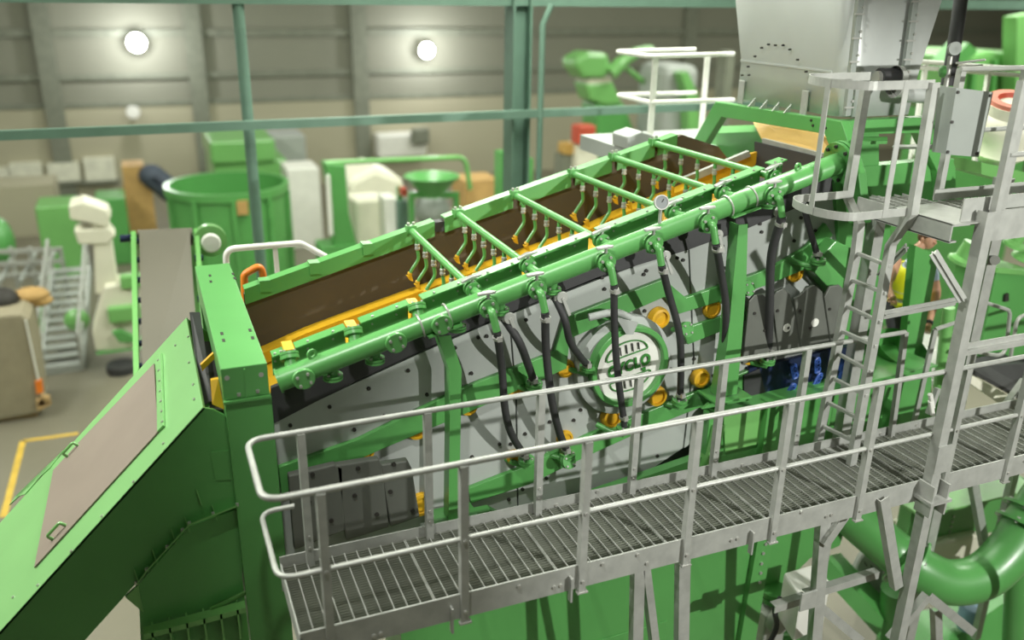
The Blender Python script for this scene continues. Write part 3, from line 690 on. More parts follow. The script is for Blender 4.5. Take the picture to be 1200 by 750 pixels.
strut((1094, 296), (1128, 352), 5.1, 5.02, .08); strut((1036, 369), (1120, 353), 6.1, 6.1, .09); strut((1124, 411), (1215, 395), 5.05, 5.05, .12)
strut((1062, 290), (1030, 322), 5.7, 6.2, .08)
q = MB(); q.box(X1-.06, X1+.11, 4.985, 5.0, 4.72, 5.0); q.build('splice_plate', 'galv', pl)
q = MB(); q.box(X1-.07, X1+.09, 4.98, 5.0, 2.35, 2.7); q.build('splice_plate', 'galv', pl)
q = MB(); q.box(X1-.12, X1+.14, 4.9, 5.1, 4.44, 4.47); q.box(X1-.09, X1-.07, 4.92, 5.1, 4.3, 4.62); q.box(X1+.09, X1+.11, 4.92, 5.1, 4.3, 4.62); q.build('bracket', 'galv', pl)
MB().cyl(P(1166, 305, y=6.12), P(1166, 305, y=6.18), .05, n=14).build('lock_knob', 'steel', pl)
# right walkway railing parts beyond the tower leg
t = thing('tower_handrail', 'bent tube handrails right of the tower leg', 'handrail', tuple(P(1170, 400, y=6.6)))
MB().tube(fillet([P(1128, 346, y=6.5), P(1184, 364, y=6.5), P(1178, 418, y=6.5), P(1140, 412, y=6.5)], .12), .022, 10).build('tube', 'galv', t, smooth=True)
MB().tube(fillet([P(1184, 420, y=6.7), P(1192, 372, y=6.7), P(1225, 362, y=6.7)], .1), .022, 10).build('tube', 'galv', t, smooth=True)
t = thing('stair_rail', 'short square tube rail between the ladder and tower leg', 'handrail', tuple(P(1080, 480, y=6.3)))
MB().tube([P(1096, 386, y=6.3), P(1120, 378, y=6.3)], .022, 10).build('tube', 'galv', t); MB().bar(P(1096, 386, y=6.3), P(1070, 500, y=6.3), .06, .03, (0, 1, 0)).build('post', 'galv', t)
t = thing('cable_tie_post', 'galvanised post with pale cable ties, right of the stair rail', 'post', tuple(P(1085, 480, y=6.0)))
MB().bar(P(1099, 455, y=6.0), P(1088, 485, y=6.0), .05, .05).build('post', 'galv', t)
for dv in (0, 8): MB().cyl(P(1090, 462+dv, y=5.9), P(1093, 478+dv, y=5.9), .025, n=8).build('tie', 'white', t, smooth=True)
# ================================================================== feed hopper at the head of the screen
YHp = 6.9
cb = P(985, 138, y=YHp); XH = cb.x; ZH = cb.z
fb_ = P(864, 116, x=XH); YHB = fb_.y; xr = P(1064, 136, y=YHp).x; xr2 = P(1100, 0, y=YHp).x; zr2 = P(1100, 0, y=YHp).z
hop = thing('feed_hopper', 'tall pale steel feed hopper with rounded corner and bolted ribs above the green frame', 'hopper', (XH+.6, 7.6, ZH))
# walls: lower straight band, then flaring; the front-left corner is rounded
def ringpts(z, fl):
    x0, x1, y0, y1 = XH-fl, xr+(xr2-xr)*max(0, z-ZH-.1)/(zr2-ZH-.1), YHp-fl*.3, YHB+fl*.3; r = .2; pts = []
    for i in range(7):
        an = math.pi+math.pi/2*i/6; pts.append(V((x0+r+r*math.cos(an), y0+r+r*math.sin(an), z)))
    pts += [V((x1, y0, z)), V((x1, y1, z)), V((x0, y1, z))]; return pts
q = MB(); rs = [ringpts(ZH, 0), ringpts(ZH+.42, .0), ringpts(ZH+2.2, .36)]; n = len(rs[0]); q.v = [p for r_ in rs for p in r_]
for k in range(2):
    for i in range(n): q.f.append((k*n+i, k*n+(i+1) % n, (k+1)*n+(i+1) % n, (k+1)*n+i))
sh = q.build('shell', 'hopper', hop, smooth=True); sd = sh.modifiers.new('thick', 'SOLIDIFY'); sd.thickness = .012; sd.offset = -1
q = MB(); q.prism([p+V((0, 0, .405)) for p in rs[0]], (0, 0, .012)); 
MB().bar(V((XH-.006, YHp+.2, ZH+.42)), V((XH-.006, YHB, ZH+.42)), .012, .02).build('seam', 'hopper', hop)
def xw(z): return XH-.36*max(0, z-ZH-.42)/1.78
for (u0, v0), (u1, v1) in (((992, 136), (1014, -60)), ((1058, 100), (1080, -60))):
    a, b = P(u0, v0, y=YHp-.04), P(u1, v1, y=YHp-.12); MB().bar(a, b, .07, .05, (0, 1, 0)).build('rib', 'guard2', hop, bevel=.008)
    q = MB(); 
    for k in range(7): c = a.lerp(b, (k+.4)/7); q.box(c.x-.06, c.x+.05, c.y-.035, c.y-.02, c.z-.008, c.z+.008); q.cyl(c+V((.02, 0, .06)), c+V((.02, -.045, .06)), .014, n=6)
    q.build('rib_bolts', 'steel', hop, stuff=True)
q = MB()
for u, v in ((871, 88), (878, 78), (886, 66), (894, 56), (902, 52), (910, 53), (919, 53), (927, 58), (936, 70), (946, 84), (879, 88)):
    p = P(u, v, x=XH-.06); q.cyl(p, p+V((-.03, 0, 0)), .010, n=8)
q.build('shell_bolts', 'dark', hop, stuff=True)
for u in (884, 898, 912, 926):
    p = P(u, 121+(u-864)*.18, x=XH-.01); MB().prism([p+V((0, -.006, 0)), p+V((0, -.006, .09)), p+V((-.09, -.006, 0))], (0, .012, 0)).build('gusset', 'galv', hop)
for u in (869, 943):
    p = P(u, 108+(u-864)*.18, x=XH-.02); MB().box(p.x-.015, p.x, p.y-.05, p.y+.05, p.z-.12, p.z+.14).build('lug', 'galv', hop, bevel=.01)
# green portal frame that carries it
fr = thing('hopper_frame', 'green portal frame with splayed legs under the feed hopper', 'frame', (XH+.6, 7.6, ZH-.5))
X0 = XH-.08
def XP(u, v): return P(u, v, x=X0)
MB().prism([XP(838, 119), XP(986, 142), XP(1006, 204), XP(1012, 262), XP(994, 262), XP(985, 206), XP(966, 157), XP(845, 137), XP(819, 180), XP(817, 230), XP(805, 232), XP(806, 176)], (.1, 0, 0)).build('portal', 'green', fr, bevel=.008)
MB().prism([P(986, 142, y=YHp-.1), P(1092, 137, y=YHp-.1), P(1120, 196, y=YHp-.1), P(1121, 262, y=YHp-.1), P(1104, 264, y=YHp-.1), P(1098, 200, y=YHp-.1), P(1076, 156, y=YHp-.1), P(990, 158, y=YHp-.1)], (0, .12, 0)).build('front_portal', 'green', fr, bevel=.008)
MB().prism([P(1004, 196, y=YHp-.02), P(1118, 186, y=YHp-.02), P(1112, 240, y=YHp-.02), P(1002, 262, y=YHp-.02)], (0, .15, 0)).build('front_box', 'green', fr)
MB().prism([P(985, 158, y=YHp), P(1030, 156, y=YHp), P(1030, 200, y=YHp), P(1005, 205, y=YHp)], (0, .05, 0)).build('gusset', 'green', fr)
MB().prism([P(1000, 161, y=YHp-.12), P(1040, 160, y=YHp-.12), P(1040, 165, y=YHp-.3), P(998, 166, y=YHp-.3)], (0, 0, -.03)).build('shelf', 'green', fr)
MB().prism([P(820, 152, x=XH+.5), P(896, 150, x=XH+.5), P(892, 190, x=XH+.5), P(818, 192, x=XH+.5)], (.05, 0, 0)).build('inner_panel', 'green', fr)
MB().prism([P(838, 150, x=XH+.45), P(892, 148, x=XH+.45), P(892, 156, x=XH+.3), P(836, 158, x=XH+.3)], (0, 0, .02)).build('inner_shelf', 'green', fr)
q = MB(); bolts(q, [XP(u, v) for u, v in ((951, 141), (953, 147), (968, 150))], (-1, 0, 0), .014, .012); q.build('frame_bolts', 'dark', fr, stuff=True)
fd = thing('feed_chute_plate', 'ochre rubber feed plate sloping under the hopper above the dark trough', 'plate', tuple(P(930, 160, x=XH+.2)))
MB().prism([P(880, 138, x=XH+.35), P(955, 150, x=XH+.35), P(985, 178, x=XH+.05), P(980, 188, x=XH+.05), P(893, 164, x=XH+.05)], (.03, 0, -.0)).build('plate', 'ochre', fd)
MB().prism([P(893, 162, x=XH+.0), P(980, 184, x=XH+.0), P(980, 191, x=XH+.0), P(893, 170, x=XH+.0)], (.04, 0, 0)).build('clamp_strip', 'galv', fd)
# trough head: yellow cheek plate and dark wall behind the last bar
MB().prism([P(806, 214, y=8.1), P(880, 180, y=8.1), P(896, 176, y=8.1), P(896, 205, y=8.1), P(820, 235, y=8.1)], (0, .04, 0)).build('cheek_plate', 'yellow', scr)
MB().prism([P(803, 208, y=8.05), P(878, 177, y=8.05), P(880, 183, y=8.05), P(805, 216, y=8.05)], (0, .05, 0)).build('cheek_strip', 'galv', scr)
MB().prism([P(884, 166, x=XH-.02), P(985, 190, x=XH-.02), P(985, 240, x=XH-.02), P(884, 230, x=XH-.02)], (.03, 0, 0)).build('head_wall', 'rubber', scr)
# green columns and base frame on the right
base = thing('screen_base_frame', 'green welded base frame with columns under the head end of the screen', 'frame', (6.5, 6.8, 3.8))
def plane(pix, y, th, nm, mm='green', par=base, **k): return MB().prism([P(u, v, y=y) for u, v in pix], (0, th, 0)).build(nm, mm, par, **k)
plane([(1000, 255), (1044, 262), (1030, 440), (1024, 560), (960, 560), (985, 430)], 7.1, .1, 'column_panel')
plane([(1073, 288), (1100, 300), (1075, 434), (1058, 434)], 6.85, .1, 'column')
plane([(832, 486), (965, 452), (1070, 432), (1092, 428), (1092, 520), (820, 590)], 6.55, .12, 'base_beam', bevel=.006)
q = MB(); a, b = P(836, 484, y=6.55), P(1090, 426, y=6.55); q.prism([a+V((0, -.1, 0)), b+V((0, -.1, 0)), b+V((0, .6, 0)), a+V((0, .6, 0))], (0, 0, .02)); q.build('top_flange', 'green', base)
for u in (896, 968, 1040):
    c = P(u, 490, y=6.5); MB().box(c.x-.015, c.x+.015, 6.45, 6.56, c.z-.9, P(u, 470, y=6.5).z).build('web_stiffener', 'green', base)
plane([(848, 482), (895, 472), (890, 520), (850, 530)], 6.53, .02, 'hatch_plate', 'leaf')
plane([(640, 600), (700, 578), (838, 530), (838, 548), (700, 600)], 6.6, .1, 'slanted_beam')
plane([(545, 604), (575, 598), (590, 606), (560, 622), (530, 622)], 6.5, .1, 'foot_bracket')
plane([(838, 500), (850, 498), (836, 560), (824, 562)], 6.5, .15, 'edge_plate', 'leaf')
q = MB(); a = P(1052, 415, y=6.9); q.lathe(a, [(.2, -.12), (.24, -.1), (.3, .1), (.3, .12)], 20, (0, -.5, 1), caps=False); q.build('drain_funnel', 'green', base, smooth=True)
MB().cyl(P(1112, 360, y=6.9), P(1095, 500, y=6.9), .07, n=14).build('pipe', 'leaf', base, smooth=True)
# black sheet giving the shade of the open gap below the side plate
MB().prism([P(700, 590, y=6.9), P(860, 470, y=6.9), P(860, 560, y=6.9), P(700, 640, y=6.9)], (0, .05, 0)).build('gap_shade', 'rubber', base)
# ================================================================== portal box and discharge chute at the left
YP = 6.45
a, b = P(258, 431, y=YP), P(313, 427, y=YP); zt = (a.z+b.z)/2
yb = P(237, 311, z=zt).y
por = thing('portal_frame', 'green box section portal across the lower end of the screen', 'portal', ((a.x+b.x)/2, YP, 0))
lo = P(262, 470, y=YP).z
MB().box(a.x, b.x, YP, yb, lo, zt).build('cross_beam', 'green', por, bevel=.008)
q = MB(); q.box((a.x+b.x)/2-.005, (a.x+b.x)/2+.005, YP-.015, YP, lo, zt-.02); q.box(a.x-.005, b.x+.005, YP-.03, YP, lo-.02, lo); q.build('weld_flange', 'green', por)
MB().box(a.x+.005, b.x+.012, YP+.0, YP+.28, 0, lo-.02).build('column', 'green', por, bevel=.008)
MB().box(a.x+.005, b.x-.005, yb-.3, yb-.02, 0, lo-.02).build('column', 'green', por)
q = MB()
for u, v in ((246, 323), (247, 330), (273, 321), (275, 326), (260, 391), (262, 399), (293, 387), (296, 396)): 
    c = P(u, v, z=zt); q.box(c.x-.012, c.x+.012, c.y-.035, c.y+.035, zt-.01, zt+.002)
q.build('slots', 'dark', por, stuff=True)
q = MB(); bolts(q, [P(u, v, y=YP) for u, v in ((280, 463), (302, 459))], ZU, .016, .02); bolts(q, [P(266, 443, y=YP), P(306, 439, y=YP)], YN, .02, .004, 12); q.build('portal_bolts', 'steel', por, stuff=True)
# chute
YC = 6.5
TR, BR = P(238, 477, y=YC), P(-60, 806, y=YC); zc = TR.z; ybk = P(218, 372, z=zc).y
dn = (BR-TR); nrm = V((-dn.z, 0, dn.x)).normalized(); nrm = nrm if nrm.z > 0 else -nrm
ch = thing('discharge_chute', 'green sloping discharge chute with a taupe rubber flap on top', 'chute', tuple((TR+BR)/2+V((0, 1, 0))))
bk = V((0, ybk-YC, 0))
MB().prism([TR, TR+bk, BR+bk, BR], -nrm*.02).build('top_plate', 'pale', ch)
def onplate(u, v, off=0):         # photo pixel onto the sloping top plate
    d = RT*((u-600)/F_PX)+CU*((375-v)/F_PX)+FW; t = (TR-CAM).dot(nrm)/d.dot(nrm); return CAM+d*t+nrm*off
MB().prism([onplate(u, v, .004) for u, v in ((182, 427), (187, 507), (42, 666), (64, 552), (95, 518))], nrm*.012).build('rubber_flap', 'panel', ch)
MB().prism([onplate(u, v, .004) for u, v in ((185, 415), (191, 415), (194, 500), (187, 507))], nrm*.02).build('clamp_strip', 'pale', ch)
q = MB(); bolts(q, [onplate(188+k*.9, 424+k*12, .022) for k in range(7)]+[onplate(u, v) for u, v in ((206, 405), (221, 395), (222, 425), (227, 451), (228, 468), (192, 520), (157, 565), (120, 605), (84, 646), (45, 686), (16, 700), (18, 585), (48, 556))], nrm, .012, .012); q.build('plate_bolts', 'steel', ch, stuff=True)
for (u0, v0), (u1, v1) in (((81, 536), (93, 523)), ((64, 633), (79, 617))):
    a_, b_ = onplate(u0, v0, .02), onplate(u1, v1, .02); MB().tube(fillet([a_-nrm*.01, a_+nrm*.05, b_+nrm*.05, b_-nrm*.01], .02, 4), .014, 8).build('flap_handle', 'leaf', ch, smooth=True)
# notch plate on the far long edge
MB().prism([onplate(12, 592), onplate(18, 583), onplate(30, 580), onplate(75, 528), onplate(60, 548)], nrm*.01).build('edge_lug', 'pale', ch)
Cq = lambda u, v, y=YC: P(u, v, y=y)
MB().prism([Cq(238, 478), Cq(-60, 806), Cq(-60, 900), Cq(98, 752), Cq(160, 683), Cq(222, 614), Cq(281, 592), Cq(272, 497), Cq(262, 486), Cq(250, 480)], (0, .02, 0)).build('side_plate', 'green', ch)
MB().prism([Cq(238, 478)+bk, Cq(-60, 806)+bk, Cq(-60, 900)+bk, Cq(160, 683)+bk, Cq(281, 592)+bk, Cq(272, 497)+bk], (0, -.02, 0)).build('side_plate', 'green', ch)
MB().prism([Cq(98, 752), Cq(160, 683), Cq(160, 683)+bk, Cq(98, 752)+bk], (.02, 0, .02)).build('bottom_plate', 'green', ch)
# opening behind the plate: dark mouth with yellow liner
MB().prism([P(222, 366, y=8.5), P(232, 366, y=8.5), P(246, 470, y=6.75), P(236, 476, y=6.75)], (.02, 0, 0)).build('mouth_edge', 'rubber', ch)
MB().prism([P(238, 400, y=8.0), P(252, 400, y=8.0), P(266, 480, y=6.7), P(246, 480, y=6.7)], (.02, 0, -.3)).build('mouth_liner', 'rubber', ch)
MB().prism([P(247, 446, y=6.7), P(256, 444, y=6.7), P(263, 480, y=6.6), P(249, 474, y=6.6)], (0, .04, 0)).build('yellow_liner', 'yellow', ch)
MB().prism([P(235, 428, y=7.2), P(250, 414, y=7.2), P(252, 420, y=7.2), P(237, 435, y=7.2)], (0, .04, 0)).build('liner_edge', 'yellow', ch)
# flange seam with tabs between chute side and lower body
seam = [(160, 684), (172, 668), (196, 642), (214, 622), (222, 614), (250, 603), (278, 592)]
q = MB()
for (u0, v0), (u1, v1) in zip(seam[:-1], seam[1:]): q.prism([P(u0, v0, y=YC-.08), P(u1, v1, y=YC-.08), P(u1, v1, y=YC+.0), P(u0, v0, y=YC+.0)], (0, 0, -.015))
q.build('seam_flange', 'leaf', ch)
for u, v in ((157, 668), (178, 644), (200, 620), (216, 606), (248, 592), (230, 574)):
    MB().prism([P(u, v, y=YC-.01), P(u+6, v+18, y=YC-.01), P(u+6, v+18, y=YC-.07), P(u, v, y=YC-.04)], (.006, 0, 0)).build('tab', 'leaf', ch)
q = MB(); bolts(q, [P(u, v, y=YC-.05) for u, v in seam], ZU, .014, .02); q.build('seam_bolts', 'steel', ch, stuff=True)
lb = thing('chute_underbody', 'dark green lower casing below the chute, left of the portal column', 'casing', tuple(P(230, 700, y=6.6)))
MB().prism([P(162, 686, y=YC+.02), P(222, 617, y=YC+.02), P(284, 595, y=YC+.02), P(284, 900, y=YC+.02), P(172, 900, y=YC+.02)], (0, 1.2, 0)).build('casing', 'green', lb)
MB().prism([P(147, 700, y=YC-.0), P(162, 686, y=YC-.0), P(168, 718, y=YC-.0)], (0, .03, 0)).build('lug', 'leaf', lb)
q = MB(); a_, b_ = P(168, 744, y=YC-.12), P(288, 712, y=YC-.12)
q.prism([a_, b_, b_+V((0, 0, -.05)), a_+V((0, 0, -.05))], (0, .1, 0))
for k in range(6): c = a_.lerp(b_, (k+.5)/6); q.box(c.x-.008, c.x+.008, YC-.12, YC+.02, c.z-.3, c.z)
q.build('ribbed_ledge', 'leaf', lb)
MB().prism([P(245, 712, y=YC-.05), P(262, 703, y=YC-.05), P(288, 692, y=YC-.05), P(288, 696, y=YC-.0), P(250, 716, y=YC-.0)], (0, 0, -.01)).build('flange', 'leaf', lb)
MB().prism([P(247, 530, y=YC-.01), P(268, 528, y=YC-.01), P(270, 562, y=YC-.01), P(252, 563, y=YC-.01)], (0, .01, 0)).build('cover_patch', 'green', ch)
# handrail, conveyor and the rest right behind
rw = thing('rear_walkway', 'narrow rear walkway deck behind the lower end of the screen', 'walkway', tuple(P(310, 350, y=9.6)))
zr_ = P(325, 352, y=9.9).z; xr0 = P(262, 345, y=9.9).x
MB().box(xr0, xr0+2.6, 9.3, 10.2, zr_-.1, zr_).build('deck', 'galv', rw)
for xx in (xr0+.1, xr0+2.4): MB().box(xx-.05, xx+.05, 9.7, 9.8, 0, zr_-.1).build('leg', 'galv', rw)
t = thing('white_handrail', 'white bent tube handrail behind the green portal', 'handrail', tuple(P(310, 300, y=9.9)))
MB().tube(fillet([V((P(264, 312, y=9.9).x, 9.9, zr_)), P(264, 292, y=9.9), P(352, 285, y=9.9), P(384, 302, y=9.9), V((P(395, 340, y=9.9).x, 9.9, zr_))], .12), .035, 10).build('tube', 'white', t, smooth=True)
MB().bar(P(322, 288, y=9.9), V((P(323, 288, y=9.9).x, 9.9, zr_)), .05, .05).build('post', 'white', t)
t = tag(MB().tube(fillet([V((P(284, 330, y=9.4).x, 9.4, zr_)), P(286, 322, y=9.4), P(306, 310, y=9.4), V((P(312, 330, y=9.4).x, 9.4, zr_))], .06), .04, 10).build('lifting_hook', 'orange', smooth=True), 'orange bent tube bracket behind the green portal', 'bracket')
YB = 12.5
cv = thing('belt_conveyor', 'inclined conveyor with grey belt and light green side rails behind the chute', 'conveyor', tuple(P(195, 400, y=10.5)))
tl, tr, bl_, br_ = P(163, 270, y=YB), P(222, 268, y=YB), P(168, 470, y=10.2), P(236, 470, y=10.2)
MB().prism([tl, tr, br_, bl_], (0, .03, -.03)).build('belt', 'belt', cv)
MB().cyl(tl+V((-.03, .06, -.13)), tr+V((.03, .06, -.13)), .12, n=20).build('head_pulley', 'belt', cv, smooth=True)
for p, q_, nm in ((tl, bl_, -.07), (tr, br_, .09)):
    MB().bar(p+V((nm, 0, -.05)), q_+V((nm, 0, -.05)), .06, .14).build('side_rail', 'leaf', cv)
for k in range(7):
    c = tr.lerp(br_, (k+.5)/8)+V((.09, .06, -.03)); MB().cyl(c+V((-.05, 0, 0)), c+V((.06, 0, 0)), .045, n=10).build('idler', 'blue', cv, smooth=True)
    c = tl.lerp(bl_, (k+.5)/8)+V((-.02, .06, -.03)); MB().cyl(c+V((-.04, 0, 0)), c+V((.04, 0, 0)), .04, n=10).build('idler', 'blue', cv, smooth=True)
MB().cyl(tl+V((-.25, .02, -.1)), tl+V((.0, .02, -.1)), .05, n=10).build('bearing', 'blue', cv, smooth=True)
c = P(247, 284, y=YB-.2); dr = MB(); dr.lathe(c+V((0, .25, 0)), [(.2, 0), (.22, .05), (.22, .2), (.001, .2)], 20, YN, caps=False)
dr.build('gearbox', 'leaf', cv, smooth=True); MB().lathe(c, [(.13, 0), (.13, .06), (.11, .08), (.001, .085)], 20, YN, caps=False).build('motor_cap', 'white', cv, smooth=True)
for xx, yy in ((tl.x, YB+.3), (tr.x, YB+.3)): MB().box(xx-.05, xx+.05, yy-.05, yy+.05, 0, tl.z-.2).build('leg', 'leaf', cv)
# ================================================================== below the walkway, lower right
tank = thing('green_sump_tank', 'big bright green sump panel below the walkway with a bolted flange', 'tank', (4.5, 6.3, 0))
Y6 = 6.15
def pz(u, v, y=Y6): return P(u, v, y=y)
zt_ = pz(893, 628).z+.2; xa = pz(470, 745).x; xb_ = pz(886, 690).x
MB().box(xa, xb_, Y6, Y6+.6, 0, zt_).build('side_panel', 'green', tank)
MB().prism([pz(888, 634, Y6-.06), pz(905, 634, Y6-.06), pz(884, 760, Y6-.06), pz(866, 760, Y6-.06)], (0, .06, 0)).build('bolted_flange', 'green', tank)
MB().box(xb_-.03, xb_+.1, Y6-.1, Y6, 0, .2).build('flange_foot', 'green', tank)
q = MB(); bolts(q, [pz(u, v, Y6-.06) for u, v in ((897, 637), (894, 648), (892, 660), (891, 671), (890, 682))], YN, .018, .015, 8); q.build('flange_bolts', 'steel', tank, stuff=True)
MB().box(xa+.1, xb_-1.1, Y6-.012, Y6, zt_-1.6, zt_-.95).build('access_panel', 'green', tank, bevel=.01)
# dark round casing right of it
cs = thing('pump_casing', 'dark green curved casing behind the leg, right of the bright green panel', 'casing', tuple(P(950, 640, y=6.9)))
MB().prism([P(903, 630, y=6.7), P(1000, 590, y=6.7), P(985, 640, y=6.7), P(950, 655, y=6.7), P(925, 680, y=6.7), P(908, 690, y=6.7), P(890, 700, y=6.7)], (0, .3, 0)).build('casing', 'green', cs, bevel=.02)
q = MB(); c = P(908, 690, y=6.6); q.cyl(c, c+V((0, 0, -.06)), .16, n=20); q.cyl(c+V((0, 0, -.08)), c+V((0, 0, -.14)), .16, n=20); q.build('flange', 'green', cs, smooth=True)
gb = thing('gearbox', 'grey steel gearbox with hose below the dark green casing', 'gearbox', tuple(P(905, 725, y=6.5)))
q = MB(); c = P(903, 722, y=6.5); q.box(c.x-.15, c.x+.15, 6.4, 6.7, c.z-.5, c.z+.1); q.lathe(c+V((0, -.2, .02)), [(.13, 0), (.15, .05), (.15, .12), (.1, .14)], 16, (0, 1, 0)); q.build('housing', 'galv', gb, smooth=True, bevel=.02)
q = MB(); q.tube(smooth_path([P(915, 700, y=6.2), P(908, 715, y=6.15), P(910, 735, y=6.2), P(898, 760, y=6.2)]), .03, 8); q.build('cable', 'rubber', gb, smooth=True)
mc = thing('motor_cover', 'white sheet metal cover with sloped front behind the tall leg', 'cover', tuple(P(945, 690, y=6.6)))
zc_ = P(940, 698, y=5.9).z; top_ = [P(918, 671, z=zc_), P(955, 660, z=zc_), P(974, 682, z=zc_), P(938, 700, z=zc_)]
MB().prism(top_, (0, 0, -.6)).build('cover', 'white', mc, bevel=.03)
mf = tag(MB().prism([P(900, 740, y=6.6), P(940, 730, y=6.8), P(960, 742, y=6.6), P(915, 800, y=6.2)], (0, 0, -.05)).build('base_plate', 'green'), 'small green machine base plate with square holes under the white cover', 'plate')
# slotted guard, cream cover, green elbow pipe
sg = thing('slotted_guard', 'pale grey round belt guard with ventilation slots behind the green pipe', 'guard', tuple(P(1030, 680, y=7.0)))
c = P(1038, 672, y=7.0); MB().lathe(c, [(.48, 0), (.48, .08), (.46, .1), (.001, .1)], 36, V((-.3, -1, .3)), caps=False).build('guard', 'plate', sg, smooth=True)
q = MB(); ax = V((-.3, -1, .3)).normalized(); _, s_, u_ = frame_of(ax)
for k in range(16):
    for rr in (.28, .38): an = .5+k*.36; p = c+ax*.102+(s_*math.cos(an)+u_*math.sin(an))*rr; q.bar(p-u_*.03-s_*.02, p+u_*.03+s_*.02, .012, .006, ax)
q.build('slots', 'dark', sg, stuff=True)
pc = thing('belt_cover', 'cream sheet cover with rounded end above the green elbow', 'cover', tuple(P(1110, 645, y=7.0)))
MB().prism([P(1088, 642, y=6.9), P(1110, 634, y=6.9), P(1148, 626, y=6.9), P(1166, 650, y=6.9), P(1140, 668, y=6.9), P(1100, 668, y=6.9)], (-.1, .6, .1)).build('cover', 'cream', pc, bevel=.05)
ep = thing('elbow_pipe', 'large glossy green pipe with a wide elbow at the lower right', 'pipe', tuple(P(1090, 680, y=6.2)))
pth = [P(960, 570, y=6.9), P(1000, 605, y=6.7), P(1040, 640, y=6.5), P(1072, 664, y=6.25), P(1110, 682, y=6.05), P(1150, 676, y=5.95), P(1182, 648, y=5.95), P(1210, 605, y=6.0), P(1240, 560, y=6.05)]
sp = smooth_path(pth, 6); k0 = 17
MB().tube(sp[:k0+1], .26, 24).build('inlet_pipe', 'green', ep, smooth=True); MB().tube(sp[k0:], .27, 24).build('elbow', 'green', ep, smooth=True)
for k in (15, 17, 40, 42):
    d = (sp[k+1]-sp[k-1]).normalized(); o = MB().ring(sp[k], d, .36, .26, .035, 28).build('flange', 'green', ep, smooth=True); _, s_, u_ = frame_of(d)
    q = MB(); bolts(q, [sp[k]+(s_*math.cos(j*.785)+u_*math.sin(j*.785))*.315 for j in range(8)], d, .022, .06, 6); q.build('flange_bolts', 'steel', o, stuff=True)
cp = thing('casing_panel', 'bright green ribbed casing panel under the walkway left of the dark strut', 'panel', tuple(P(1110, 620, y=6.8)))
MB().prism([P(1070, 592, y=7.0), P(1200, 560, y=7.0), P(1200, 610, y=7.0), P(1150, 628, y=7.0), P(1080, 642, y=7.0), P(1060, 650, y=7.0)], (0, .2, 0)).build('panel', 'green', cp)
q = MB(); a_, b_ = P(1065, 598, y=6.9), P(1200, 565, y=6.9); q.prism([a_+V((0, -.2, 0)), b_+V((0, -.2, 0)), b_+V((0, .2, 0)), a_+V((0, .2, 0))], (0, 0, .03)); q.build('ledge', 'leaf', cp)
q = MB(); bolts(q, [P(1117+k*-1.5, 605+k*6, y=7.0) for k in range(6)], YN, .016, .015); q.build('panel_bolts', 'steel', cp, stuff=True)
tag(MB().prism([P(968, 652, y=6.9), P(985, 648, y=7.1), P(1056, 722, y=6.7), P(1048, 740, y=6.5)], (0, 0, -.3)).build('skid_rail', 'green'), 'dark green skid beam on the floor behind the horizontal strut', 'beam')
pp_ = tag(MB().cyl(P(1052, 690, y=6.6), P(1035, 860, y=6.6), .2, n=20).build('green_pipe', 'green', smooth=True), 'upright green pipe between the leg and tower leg at the bottom', 'pipe')
pl_ = tag(MB().prism([P(1060, 720, y=7.2), P(1200, 690, y=7.2), P(1200, 800, y=6.3), P(1040, 800, y=6.3)], (0, 0, -.05)).build('skid_plate', 'green'), 'green skid floor under the elbow at the lower right corner', 'plate')
bk_ = thing('blue_drum', 'small pale blue plastic drum behind the struts under the elbow', 'drum', tuple(P(1135, 715, y=6.6)))
MB().lathe(P(1135, 735, y=6.7), [(.16, 0), (.17, .05), (.17, .3), (.15, .36), (.06, .38)], 20).build('drum', mat('pale_blue_plastic', srgb(120, 150, 170), .5), bk_, smooth=True)
pt = tag(MB().cyl(P(1192, 660, y=6.0), P(1180, 900, y=6.0), .13, n=18).build('upright_pipe', 'green', smooth=True), 'green upright pipe at the lower right edge of the picture', 'pipe')
# right side: belt trough, dark box, white pump cover
bt = thing('belt_trough', 'cream edged trough with dark belt right of the tower leg', 'conveyor', tuple(P(1170, 450, y=6.5)))
MB().prism([P(1125, 425, y=6.6), P(1200, 405, y=7.6), P(1260, 420, y=7.6), P(1260, 500, y=6.6)], (0, 0, -.05)).build('belt', 'rubber', bt)
MB().prism([P(1135, 448, y=6.45), P(1140, 440, y=6.45), P(1215, 482, y=6.1), P(1215, 502, y=6.1)], (0, .05, 0)).build('edge', 'cream', bt)
q = MB(); q.bar(P(1170, 485, y=6.1), P(1200, 445, y=6.1), .07, .04); q.build('brace', 'galv', bt)
gbx = thing('green_control_box', 'large green cabinet right of the tower, below the platform', 'cabinet', tuple(P(1180, 400, y=7.2)))
MB().prism([P(1168, 318, y=7.2), P(1215, 322, y=7.2), P(1215, 420, y=7.2), P(1148, 418, y=7.2)], (0, .6, 0)).build('body', 'green', gbx, bevel=.01)
MB().prism([P(1170, 314, y=7.15), P(1215, 318, y=7.15), P(1215, 324, y=7.15), P(1168, 320, y=7.15)], (0, .7, 0)).build('lid', 'leaf', gbx)
MB().prism([P(1176, 345, y=7.19), P(1180, 343, y=7.19), P(1180, 352, y=7.19), P(1175, 353, y=7.19)], (0, -.03, 0)).build('latch', 'dark', gbx)
gm = thing('green_valve_cluster', 'green pipes and flanges in the gap under the platform at the right', 'valve', tuple(P(1185, 295, y=7.4)))
for (u, v) in ((1186, 290), (1196, 305), (1122, 308)): 
    c = P(u, v, y=7.5); MB().lathe(c, [(.08, 0), (.14, .02), (.14, .06), (.08, .1), (.08, .3)], 16, V((.2, -.3, 1))).build('flange', 'leaf', gm, smooth=True)
